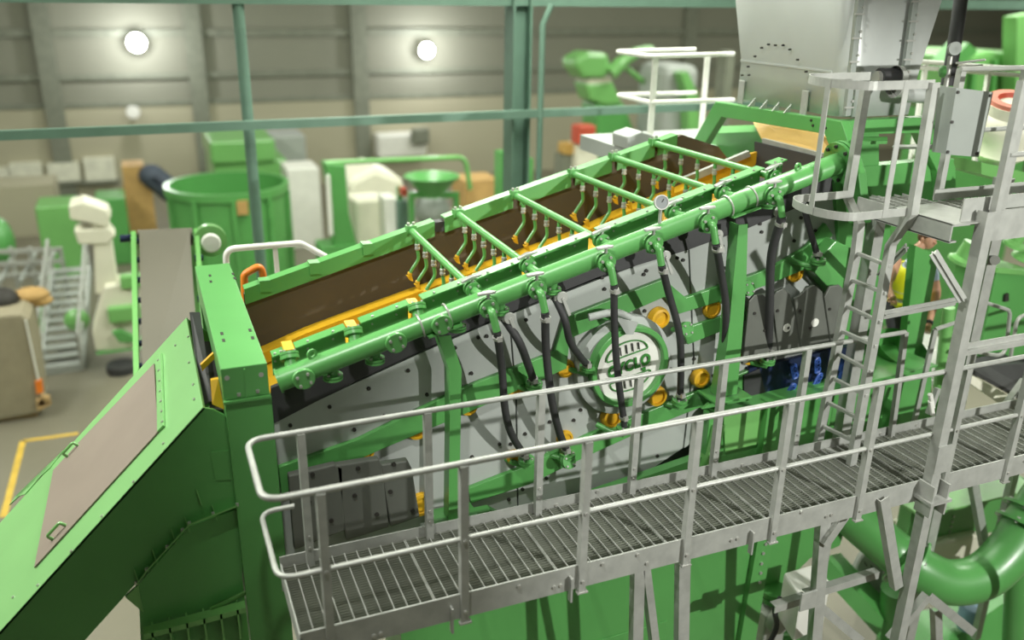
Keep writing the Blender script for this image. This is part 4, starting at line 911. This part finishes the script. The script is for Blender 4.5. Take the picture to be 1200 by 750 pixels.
wp = thing('white_cyclone', 'white flanged round vessel with a pink rubber lined mouth at the right edge', 'vessel', tuple(P(1190, 180, y=7.4)))
c = P(1190, 118, y=7.4); ax = V((-.15, -.25, 1)).normalized()
MB().lathe(c, [(.2, -.75), (.36, -.6), (.34, -.56), (.34, -.42), (.38, -.3), (.36, -.22), (.30, -.15), (.30, -.03)], 32, ax).build('vessel', 'cream', wp, smooth=True)
MB().ring(c-ax*.03, ax, .29, .19, .05, 32).build('mouth', 'pink', wp, smooth=True); MB().lathe(c, [(.19, .02), (.15, -.06), (.001, -.08)], 24, ax, caps=False).build('liner', 'red', wp, smooth=True)
tb = tag(MB().prism([P(1150, 190, y=7.2), P(1215, 205, y=7.2), P(1215, 222, y=7.2), P(1150, 204, y=7.2)], (0, .8, 0)).build('machine_deck', 'leaf'), 'light green machine deck under the white vessel', 'deck')
hs = thing('riser_hose', 'thick dark hose rising out of the picture right of the hopper', 'hose', tuple(P(1113, 90, y=7.6)))
MB().tube(smooth_path([P(1110, 100, y=7.6), P(1118, 55, y=7.6), P(1126, 0, y=7.6), P(1135, -60, y=7.6)]), .075, 14).build('hose', 'rubber', hs, smooth=True)
vg = thing('valve_with_gauge', 'silver gauge and lever valve standing above the platform railing', 'valve', tuple(P(1112, 92, y=6.9)))
MB().tube([P(1104, 130, y=6.9), P(1114, 66, y=6.9)], .025, 10).build('stem', 'steel', vg, smooth=True)
MB().lathe(P(1118, 57, y=6.9), [(.001, -.02), (.062, -.02), (.066, .03), (.055, .03), (.001, .02)], 22, V((-.4, -1, .1)), caps=False).build('gauge', 'guard2', vg, smooth=True)
MB().bar(P(1120, 74, y=6.88), P(1155, 70, y=6.7), .04, .02).build('lever', 'steel', vg, bevel=.005); MB().bar(P(1122, 78, y=6.88), P(1152, 76, y=6.7), .03, .015).build('lever', 'steel', vg, bevel=.004)
MB().lathe(P(1103, 84, y=6.95), [(.03, 0), (.06, .02), (.06, .05), (.03, .08)], 12, V((1, 0, 0))).build('flange', 'green', vg, smooth=True)
hr2 = thing('rear_railing', 'white tube railing behind the hopper at the right', 'railing', tuple(P(1140, 90, y=8.4)))
for v0, v1 in ((72, 84), (79, 91)): MB().tube([P(1075, v0, y=8.5), P(1230, v1, y=8.5)], .028, 8).build('rail', 'white', hr2, smooth=True)
for u in (1085, 1160): MB().bar(P(u, 76, y=8.5), P(u-18, 190, y=8.5), .05, .05).build('post', 'white', hr2)
dc = thing('drive_drum', 'dark drum with silver end disc on the hopper front, behind the cage top', 'drum', tuple(P(1045, 88, y=6.6)))
ax = V((1, -.2, 0)).normalized(); c = P(1030, 92, y=6.7)
MB().cyl(c, c+ax*.25, .1, n=20).build('drum', 'rubber', dc, smooth=True); MB().cyl(c-ax*.04, c, .07, n=18).build('end_disc', 'steel', dc, smooth=True)
c = P(1048, 96, y=6.6); MB().lathe(c, [(.15, 0), (.15, .05), (.13, .05), (.13, .07), (.001, .07)], 22, ax, caps=False).build('flange_disc', 'galv', dc, smooth=True)
MB().cyl(P(1058, 110, y=6.7), P(1098, 112, y=6.5), .08, n=16).build('cross_tube', 'hopper', dc, smooth=True)
zf_ = P(745, 176, y=9.6).z
# upper rear platform railing, left of the hopper
rr = thing('rear_platform_railing', 'white railing with rounded end left of the feed hopper', 'railing', tuple(P(800, 120, y=10)))
for v in (66, 120):
    a_, b_ = P(860, v-3, y=10), P(762, v, y=10); MB().tube(fillet([a_, b_, b_+V((0, .9, 0)), a_+V((0, .9, 0))], .1), .03, 8).build('rail', 'white', rr, smooth=True)
for u, dy in ((769, 0), (830, .9)): a_ = P(u, 66, y=10+dy); MB().box(a_.x-.04, a_.x+.04, 10+dy, 10+dy+.03, zf_, a_.z).build('post', 'white', rr)
zf_ = P(745, 176, y=9.6).z; tag(MB().prism([P(735, 160, y=9.6), P(752, 154, y=9.6), P(766, 158, y=9.6), P(770, 172, y=9.6), P(735, 176, y=9.6)], (0, .4, 0)).build('rail_footing', 'plate', bevel=.02), 'pale footing plate where the rear railing post stands', 'bracket')
a_ = P(800, 168, y=10.2); rpl = thing('rear_platform', 'green and grey rear platform behind the far side of the screen', 'platform', tuple(a_))
MB().box(P(737, 176, y=9.6).x, a_.x+2.6, 9.58, 10.95, zf_-.2, zf_).build('deck', 'plate', rpl)
for xx in (-.9, 2.4): MB().box(a_.x+xx-.08, a_.x+xx+.08, 10, 10.16, 0, zf_-.2).build('leg', 'green', rpl)
# person working behind the tower
per = thing('person', 'person in yellow hi-vis vest and blue sleeves working behind the green column', 'person', tuple(P(1080, 430, y=7.6)))
pelv = P(1056, 352, y=7.7); chest = P(1058, 312, y=7.55); neck = P(1071, 291, y=7.5)
q = MB(); q.lathe(pelv, [(.001, -.08), (.15, -.06), (.18, .02), (.17, .12), (.19, .28), (.2, .4), (.14, .5), (.07, .54), (.06, .6)], 20, (neck-pelv))
q.build('torso', 'shirt', per, smooth=True)
q = MB(); q.lathe(pelv, [(.185, -.02), (.19, .06), (.185, .12), (.205, .28), (.215, .4), (.15, .51), (.09, .54)], 20, (neck-pelv), caps=False); q.build('vest', 'vest', per, smooth=True)
q = MB(); 
for h in (.1, .22): q.lathe(pelv, [(.196, h), (.202, h+.03), (.2, h+.055)], 20, (neck-pelv), caps=False)
q.build('reflective_band', 'band', per, smooth=True)
hd = neck+(neck-pelv).normalized()*.12+V((.17, -.02, 0))
q = MB(); q.sph(hd, .105, 16, 12, (.86, 1, 1.15)); q.sph(hd+V((0, -.11, -.02)), .02, 8, 6); q.sph(hd+V((.09, 0, 0)), .03, 8, 6, (.4, .8, 1.2)); q.sph(hd+V((-.09, 0, 0)), .03, 8, 6, (.4, .8, 1.2)); q.cyl(neck+V((0, 0, -.05)), hd, .055, n=12)
q.build('head', 'skin', per, smooth=True); MB().sph(hd+V((0, .02, .03)), .112, 14, 10, (.88, 1, 1.05)).build('hair', 'hair', per, smooth=True)
shR = P(1090, 305, y=7.5); elR = P(1097, 345, y=7.35); haR = P(1089, 378, y=7.2)
q = MB(); q.tube(smooth_path([shR.lerp(chest, .35), shR, shR.lerp(elR, .6)], 4), [.08]*4+[.07]*4+[.062], 12); q.build('sleeve', 'shirt', per, smooth=True)
def hand(mb, c, d):
    _, s_, u_ = frame_of(d); mb.sph(c, .045, 10, 8, (1, .7, 1.1))
    for i in range(4): 
        b0 = c+s_*(i-1.5)*.02+d*.03; mb.tube([b0, b0+d*(.035+.008*(i in (1, 2)))-u_*.012, b0+d*.055-u_*.035], [.0095, .009, .007], 6)
    mb.tube([c+s_*.04, c+s_*.06+d*.03, c+s_*.05+d*.055-u_*.01], [.011, .01, .008], 6)
dd = (haR-elR).normalized()
q = MB(); q.tube(smooth_path([shR.lerp(elR, .5), elR, haR], 5), [.06]*3+[.055]*3+[.05]*2+[.042, .038, .034], 12); hand(q, haR+dd*.05, dd); q.build('forearm', 'skin', per, smooth=True)
MB().ring(haR-dd*.02, dd, .045, .033, .035, 14).build('wrist_strap', 'rubber', per, smooth=True)
shL = P(1050, 305, y=7.6); elL = P(1040, 335, y=7.35); haL = P(1046, 350, y=7.15)
q = MB(); q.tube(smooth_path([shL, elL, haL], 5), [.07]*4+[.055]*4+[.045, .04, .036], 12); hand(q, haL, (haL-elL).normalized()); q.build('forearm', 'skin', per, smooth=True)
zfl = pelv.z-.92
for sx in (-.1, .1):
    hp = pelv+V((sx, .02, 0)); kn = hp+V((sx*.3, -.12, -.43)); an = V((kn.x, kn.y+.1, zfl+.08))
    q = MB(); q.tube(smooth_path([hp, kn, an], 5), [.1]*4+[.08]*4+[.06, .055, .05], 12); q.build('trouser_leg', 'cloth', per, smooth=True)
    MB().tube([an+V((0, .06, -.04)), an+V((0, -.05, -.03)), an+V((0, -.2, -.05))], [.05, .05, .035], 10).build('shoe', 'rubber', per, smooth=True)
tag(MB().box(pelv.x-.9, pelv.x+1.5, 7.2, 8.6, zfl-.08, zfl).build('service_platform', 'galv'), 'galvanised service platform the person stands on', 'platform')
svl = None
# ================================================================== hall behind, left to right
def box_at(u0, v0, u1, v1, y, depth, name, m, label=None, cat=None, bevel=0, floor=False, group=None):
    a, b = P(u0, v1, y=y), P(u1, v0, y=y)
    o = MB().box(a.x, b.x, y, y+depth, 0 if floor else min(a.z, b.z), max(a.z, b.z)).build(name, m, bevel=bevel)
    if label: tag(o, label, cat, group)
    return o
for k, (u0, v0, u1, v1) in enumerate(((-6, 196, 10, 214), (14, 190, 48, 211), (58, 190, 92, 213), (101, 184, 133, 212))):
    a, b = P(u0, v1, y=41.7), P(u1, v0, y=41.7); t = MB().box(a.x, b.x, 41.6, 41.9, a.z, b.z).build('window_%d' % (k+1), 'window'); t['kind'] = 'structure'
    MB().box(a.x-.1, b.x+.1, 41.55, 41.75, a.z-.15, a.z).build('sill', 'girt', t)
box_at(-10, 216, 62, 292, 36, 2, 'cream_partition', 'wall_low', 'plain cream partition wall at the far left below the windows', 'partition', floor=True)
for (u, v, rad, en) in ((160, 50, .36, 1), (500, 59, .33, 1), (156, 131, .28, 0)):
    y = 41.3; c = P(u, v, y=y)
    t = thing('wall_floodlight', {160: 'brightest glowing floodlight, upper left on the far wall', 500: 'glowing floodlight on the far wall left of the steel column', 156: 'small dim floodlight below the brightest one'}[u], 'lamp', tuple(c), None)
    MB().lathe(c, [(rad*.3, -.3), (rad*.7, -.2), (rad, 0), (rad*1.02, .05)], 24, YN, caps=False).build('reflector', 'galv', t, smooth=True)
    MB().cyl(c, c+YN*.06, rad*.97, n=24).build('lens', 'lampglow' if en else 'white', t, smooth=True)
    MB().bar(c+V((0, .4, 0)), V((c.x, 41.8, c.z)), .1, .1).build('arm', 'girt', t)
    if en:
        l = bpy.data.lights.new('flood_light', 'POINT'); l.energy = 520; l.shadow_soft_size = .3; lo_ = bpy.data.objects.new('flood_light', l); COL.objects.link(lo_); lo_.location = c+YN*1.1
# grey racks
rk = thing('steel_rack', 'low grey steel rack frames on the floor at far left', 'rack', tuple(P(30, 330, y=26)))
for v in (292, 306, 320): MB().bar(P(-20, v+4, y=26), P(72, v, y=26), .1, .1).build('beam', 'galv', rk)
for u in (-10, 12, 34, 56, 70): a = P(u, 290, y=26); MB().box(a.x-.05, a.x+.05, 26, 26.1, 0, a.z).build('post', 'galv', rk)
for u in (0, 24, 46): MB().bar(P(u, 330, y=25.6), P(u+18, 295, y=27), .08, .08).build('brace', 'plate', rk)
tag(MB().sph(P(0, 283, y=28), .55, 14, 10, (.7, 1, 1.3)).build('green_drum', 'green', smooth=True), 'dark green rounded drum at the left picture edge', 'drum')
box_at(49, 240, 87, 292, 30, 1.5, 'green_bin', 'leaf', 'upright green bin left of the white mast', 'bin', bevel=.05, floor=True)
box_at(117, 232, 146, 280, 31, 1.5, 'green_bin', 'green', 'green bin partly hidden right of the white mast', 'bin', bevel=.05, floor=True)
box_at(146, 194, 168, 222, 33, 1.2, 'cardboard_box', 'card', 'upper brown cardboard box of the stack left of the tank', 'box', floor=False)
box_at(148, 220, 178, 246, 33, 1.4, 'cardboard_box', 'card', 'lower wide brown cardboard box of the stack left of the tank', 'box', floor=True)
q = MB(); 
for k in range(7): q.sph(P(178+k*4, 206+k*3.2, y=33), .45, 10, 7, (1, 1, .9))
tag(q.build('dark_tarp', mat('dark_blue_tarp', srgb(74, 82, 96), .7), smooth=True), 'dark blue covered heap between cardboard and green tank', 'tarp')
# white mast lift
lf = thing('mast_lift', 'white mast lift with stacked head, green base parts and a black wheel', 'machine', tuple(P(130, 430, z=0)))
yl_ = P(143, 436, z=0).y+.25
def lb_(u0, v0, u1, v1, d, nm, m, dy=0, bv=.05): 
    a, b = P(u0, v1, y=yl_+dy), P(u1, v0, y=yl_+dy); return MB().box(a.x, b.x, yl_+dy, yl_+dy+d, min(a.z, b.z), max(a.z, b.z)).build(nm, m, lf, bevel=bv)
MB().prism([P(u, v, y=yl_) for u, v in ((80, 241), (97, 236), (126, 246), (130, 254), (124, 268), (104, 262), (82, 258))], (0, .8, 0)).build('head', 'cream', lf, bevel=.05)
MB().prism([P(u, v, y=yl_+.04) for u, v in ((86, 270), (128, 267), (136, 276), (126, 287), (92, 287))], (0, .6, 0)).build('bracket', 'cream', lf, bevel=.05)
MB().prism([P(u, v, y=yl_+.1) for u, v in ((108, 258), (128, 262), (140, 345), (112, 345))], (0, .5, 0)).build('mast', 'cream', lf, bevel=.04)
MB().prism([P(u, v, y=yl_-.1) for u, v in ((122, 336), (160, 330), (165, 360), (160, 410), (112, 412), (108, 390))], (0, .9, 0)).build('body', 'cream', lf, bevel=.05)
lb_(128, 358, 164, 380, .3, 'green_panel', 'leaf', -.3); lb_(142, 322, 166, 340, .3, 'green_panel', 'leaf', -.2); lb_(113, 408, 166, 416, .9, 'chassis', 'green', -.2)
MB().prism([P(u, v, y=yl_-.4) for u, v in ((131, 390), (142, 388), (160, 396), (160, 402), (140, 402))], (0, .2, 0)).build('lever', 'green', lf, bevel=.02)
c = P(143, 432, y=yl_-.2); c.z = .1; q = MB(); q.lathe(c, [(.16, -.1), (.34, -.1), (.36, 0), (.34, .1), (.16, .1)], 24, (0, 0, 1)); q.build('wheel', 'rubber', lf, smooth=True)
# stairs
st = thing('access_stairs', 'grey steel stairs with tube handrails rising away at the left', 'stairs', tuple(P(72, 440, z=0)))
s0a, s0b = P(48, 440, z=0), P(97, 435, z=0); ys0 = (s0a.y+s0b.y)/2; wv = s0b-s0a
top_c = P(72, 318, y=ys0+3.6); nst = 12
for k in range(nst):
    f = k/(nst-1); z = .18+(top_c.z-.18)*f; y = ys0+3.6*f; xo = s0a.x+(P(62, 318, y=ys0+3.6).x-s0a.x)*f; ww = wv.length
    MB().box(xo, xo+ww, y, y+.3, z-.05, z).build('tread', 'plate', st)
    if k == 0: MB().box(xo, xo+ww, y, y+.02, 0.0, z-.05).build('riser', 'plate', st)
for side in (0, 1):
    a = V((s0a.x+side*wv.length, ys0, .9)); b = V((P(62, 318, y=ys0+3.6).x+side*wv.length, ys0+3.6, top_c.z+.9))
    MB().tube([a, b], .045, 8).build('handrail', 'galv', st, smooth=True); MB().tube([a-V((0, 0, .45)), b-V((0, 0, .45))], .03, 8).build('mid_rail', 'galv', st, smooth=True)
    MB().bar(a-V((0, 0, .9)), b-V((0, 0, .9)), .05, .24).build('stringer', 'plate', st)
    for f in (0, .5, 1): c = a.lerp(b, f); MB().box(c.x-.03, c.x+.03, c.y-.03, c.y+.03, c.z-.9 if f else 0, c.z).build('post', 'galv', st)
tag(MB().sph(P(90, 375, y=ys0+1.2), .3, 12, 8, (1, .7, 1)).build('green_bucket', 'leaf', smooth=True), 'small green bucket standing on the stairs', 'bucket')
tag(MB().box(P(38, 390, z=0).x, P(53, 390, z=0).x, P(45, 390, z=0).y, P(45, 390, z=0).y+.4, 0, .62).build('green_crate', 'leaf'), 'small green crate left of the stairs', 'crate')
# pallet load at the left edge
pz_ = P(30, 492, z=0); pal = thing('pallet_load', 'large beige tarpaulin covered pallet load at the left edge', 'pallet', tuple(pz_))
yy = pz_.y
MB().prism([P(u, v, y=yy) for u, v in ((-40, 372), (24, 368), (34, 374), (50, 484), (30, 488), (-40, 500))], (0, 1.5, 0)).build('cover', 'tarp', pal, bevel=.06)
for k in range(3): a = P(-20, 494, y=yy); MB().box(a.x, a.x+1.0, yy+.1+k*.6, yy+.25+k*.6, 0, .12).build('skid', 'wood', pal)
for du in (0, 6): MB().prism([P(42+du, 470-du, y=yy-.1), P(58, 466, y=yy-.1), P(60, 474, y=yy-.1), P(44, 482-du, y=yy-.1)], (0, .15, 0)).build('board', 'wood', pal)
MB().bar(P(30, 375, y=yy-.03), P(46, 450, y=yy-.03), .06, .03).build('corner_strip', 'white', pal)
tag(MB().prism([P(41, 448, y=yy-.1), P(49, 445, y=yy-.1), P(51, 460, y=yy-.1), P(43, 462, y=yy-.1)], (0, .08, 0)).build('red_tag', 'orange'), 'red orange tag hanging on the edge of the beige pallet load', 'tag')
q = MB(); 
for u, v, r in ((22, 350, .28), (36, 346, .3), (46, 352, .22)): q.sph(P(u, v, y=yy+1.2), r, 10, 7, (1.3, 1, .6))
tag(q.build('brown_sacks', 'card', smooth=True), 'crumpled brown paper lying on the tarpaulin load', 'paper')
tag(MB().sph(P(2, 352, y=yy+.9), .35, 12, 8, (1, 1, .8)).build('dark_sack', 'dark', smooth=True), 'dark bag on the tarpaulin load at the picture edge', 'bag')
# green open tank and the bin behind
yt = 27.0; c = P(266, 214, y=yt); d_ = (c-CAM).dot(FW); rt_ = 69*d_/F_PX
tk = thing('open_tank', 'large round open green tank behind the slim pipe post', 'tank', (c.x, yt, 0))
MB().lathe((c.x, yt, 0), [(rt_*.97, 0), (rt_*.97, c.z-.25), (rt_*1.02, c.z-.22), (rt_*1.02, c.z), (rt_*.94, c.z), (rt_*.94, .5), (.001, .5)], 40, caps=False).build('shell', 'green', tk, smooth=True)
for k in range(10): an = k*math.pi/5+.3; MB().bar((c.x+rt_*math.cos(an), yt+rt_*math.sin(an), 0), (c.x+rt_*math.cos(an), yt+rt_*math.sin(an), c.z-.2), .12, .12, (1, 0, 0)).build('rib', 'green', tk)
b_ = P(284, 243, y=yt-rt_); MB().box(b_.x-.15, b_.x+.15, b_.y-.06, b_.y, b_.z-.2, b_.z+.2).build('plaque', 'card', tk, label='small brown tag on the tank shell')
box_at(248, 163, 322, 193, 33, 4, 'green_hopper_bin', 'leaf', 'upper light green bin behind the round tank', 'bin', bevel=.08)
box_at(256, 186, 336, 250, 33.2, 4, 'green_machine_body', 'leaf', 'large green machine body behind the round tank', 'machine', bevel=.08, floor=True)
box_at(318, 158, 358, 200, 37, 2, 'grey_machine', 'plate', 'pale grey machine right behind the green bin', 'machine', bevel=.1)
box_at(340, 196, 374, 256, 31, 1.5, 'white_cabinet', 'white', 'white cabinet left of the green upright beam', 'cabinet', bevel=.06, floor=True)
# upright green beam with pipe
gbm = thing('green_stand', 'green upright stand with a long horizontal pipe in the middle background', 'stand', tuple(P(405, 290, y=23)))
MB().prism([P(u, v, y=23) for u, v in ((381, 192), (405, 194), (409, 250), (420, 292), (393, 292), (390, 240))], (0, .6, 0)).build('column', 'green', gbm, bevel=.03)
a = P(398, 292, y=23); MB().box(a.x-.5, a.x+.5, 22.9, 23.8, 0, a.z+.1).build('plinth', 'green', gbm)
MB().tube(fillet([P(380, 191, y=23.2), P(545, 184, y=23.2), P(551, 222, y=23.2)], .3), .07, 10).build('pipe', 'leaf', gbm, smooth=True)
MB().bar(P(384, 205, y=22.9), P(388, 275, y=22.9), .12, .1).build('white_strip', 'white', gbm)
# funnel on stand
fn = thing('funnel_hopper', 'green round funnel hopper on a square frame in the middle background', 'hopper', tuple(P(508, 260, y=22)))
c = P(506, 206, y=22); dF = (c-CAM).dot(FW)/F_PX
MB().lathe((c.x, 22, c.z), [(14*dF, -24*dF), (15*dF, -18*dF), (31*dF, -3*dF), (33*dF, 0), (31*dF, 0), (14*dF, -15*dF)], 32, caps=False).build('funnel', 'green', fn, smooth=True)
for u in (481, 534): a = P(u, 228, y=22); MB().box(a.x-.07, a.x+.07, 21.9, 22.05, 0, a.z).box(a.x-.07, a.x+.07, 23, 23.15, 0, a.z).build('leg', 'green', fn)
a, b = P(479, 228, y=21.95), P(537, 228, y=21.95); MB().bar(a, b, .15, .15).build('frame_bar', 'green', fn); MB().bar(a-V((0, 0, 1.2)), b-V((0, 0, 1.2)), .12, .12).build('frame_bar', 'green', fn)
a = P(506, 245, y=22.4); MB().sph(a, .5, 12, 8, (1, .8, .9)).build('pump', 'plate', fn, smooth=True)
hp_ = [P(u, v, y=26) for u, v in ((408, 212), (440, 196), (474, 210), (484, 310), (402, 310))]
for p in hp_[3:]: p.z = 0
tag(MB().prism(hp_, (0, 2, 0)).build('white_covered_heap', 'cream', bevel=.2), 'pale covered heap left of the green funnel', 'heap')
box_at(418, 232, 452, 288, 23.6, 1, 'grey_machine_case', 'cream', 'pale machine case right of the green upright stand', 'machine', bevel=.1, floor=True)
box_at(452, 232, 466, 276, 23, .8, 'white_board', 'white', 'narrow white board left of the funnel frame', 'panel', bevel=.03, floor=True)
box_at(467, 236, 478, 274, 22.8, .6, 'dark_cabinet', 'frame', 'dark grey-green cabinet beside the funnel frame', 'cabinet', floor=True)
box_at(471, 221, 477, 230, 22.7, .3, 'red_box', 'red', 'tiny red box on the dark cabinet', 'box')
box_at(444, 156, 500, 186, 41.0, .95, 'white_banner', 'white', 'blurred white panel on the far wall above the funnel', 'panel', bevel=.1)
box_at(484, 150, 504, 170, 40.6, .4, 'dark_fan_case', 'girt', 'dark square fan case on the far wall', 'fan', bevel=.1)
box_at(545, 210, 585, 262, 24.5, 1.2, 'brown_crate', 'card', 'brown crate right of the funnel', 'crate', floor=True)
box_at(586, 178, 600, 228, 20, .4, 'green_post_panel', 'green', 'green panel standing left of the steel column', 'panel', floor=True)
box_at(611, 186, 625, 230, 20, .4, 'green_post_panel', 'green', 'green panel standing right of the steel column', 'panel', floor=True)
# green robot-like machine
rb = thing('tall_green_machine', 'tall light green machine with a block head and a bent arm, right background', 'machine', tuple(P(715, 195, y=28)))
MB().prism([P(u, v, y=28) for u, v in ((674, 70), (690, 61), (713, 62), (718, 84), (708, 92), (684, 92), (676, 80))], (0, 1.2, 0)).build('head', 'leaf', rb, bevel=.15)
MB().prism([P(u, v, y=28.2) for u, v in ((686, 98), (718, 94), (730, 122), (710, 124), (692, 118))], (0, 1, 0)).build('neck', 'leaf', rb, bevel=.1)
MB().prism([P(u, v, y=28.2) for u, v in ((690, 92), (716, 90), (718, 98), (688, 100))], (0, 1, 0)).build('collar', 'cream', rb, bevel=.08)
MB().prism([P(u, v, y=28.3) for u, v in ((698, 122), (732, 120), (748, 165), (740, 200), (706, 200), (700, 160))], (0, 1.2, 0)).build('body', 'green', rb, bevel=.1)
MB().tube(smooth_path([P(716, 86, y=28), P(730, 72, y=28), P(750, 60, y=28), P(764, 58, y=28)]), [.25]*6+[.2]*6+[.15]*7, 10).build('arm', 'leaf', rb, smooth=True)
MB().tube([P(735, 80, y=28.5), P(765, 105, y=28.5)], .1, 8).build('cable', 'leaf', rb, smooth=True)
a = P(722, 200, y=28.5); MB().box(a.x-.8, a.x+.8, 28, 29.6, 0, a.z+.2).build('base', 'plate', rb)
box_at(678, 147, 699, 170, 26, .6, 'red_cabinet', 'red', 'blurred red box left of the tall green machine', 'box', bevel=.05)
box_at(662, 168, 678, 182, 26.5, .6, 'yellow_box', 'ochre', 'blurred ochre box below the red box', 'box', bevel=.05)
box_at(676, 168, 702, 205, 26.2, .8, 'white_stand', 'cream', 'white stand carrying the red box', 'stand', bevel=.05, floor=True)
box_at(658, 181, 680, 205, 26.6, .6, 'dark_stand', 'girt', 'dark stand carrying the ochre box', 'stand', floor=True)
box_at(776, 76, 822, 150, 27, 2, 'pale_crusher', 'plate', 'pale grey crusher body behind the white rear railing', 'machine', bevel=.3, floor=True)
tag(MB().prism([P(u, v, y=26.5) for u, v in ((798, 86), (806, 84), (818, 110), (830, 320), (812, 320), (806, 112))], (0, .5, 0)).build('green_guard', 'leaf'), 'slanted green guard behind the white rear railing', 'guard')
box_at(846, 60, 862, 130, 24, .5, 'dark_post', 'girt', 'dark post left of the feed hopper', 'post', floor=True)
# right background
gm2 = thing('far_green_machine', 'pale green machine body in the far right background', 'machine', tuple(P(1170, 80, y=20)))
MB().prism([P(u, v, y=16) for u, v in ((1110, 78), (1135, 50), (1146, 60), (1120, 84))], (0, .6, 0)).build('flap', 'green', gm2)
MB().prism([P(u, v, y=16.5) for u, v in ((1128, 66), (1160, 60), (1215, 62), (1215, 130), (1120, 130))], (0, 2, 0)).build('body', 'leaf', gm2, bevel=.1)
MB().prism([P(u, v, y=16) for u, v in ((1192, 20), (1215, 15), (1215, 130), (1190, 120))], (0, .4, 0)).build('post', 'leaf', gm2)
for u in (1142, 1166, 1190): MB().bar(P(u, 70, y=16.4), P(u-4, 110, y=16.4), .12, .1).build('rib', 'green', gm2)
a = P(1170, 130, y=16.5); MB().box(a.x-1.5, a.x+1.5, 16.6, 18, 0, a.z).build('base', 'green', gm2)
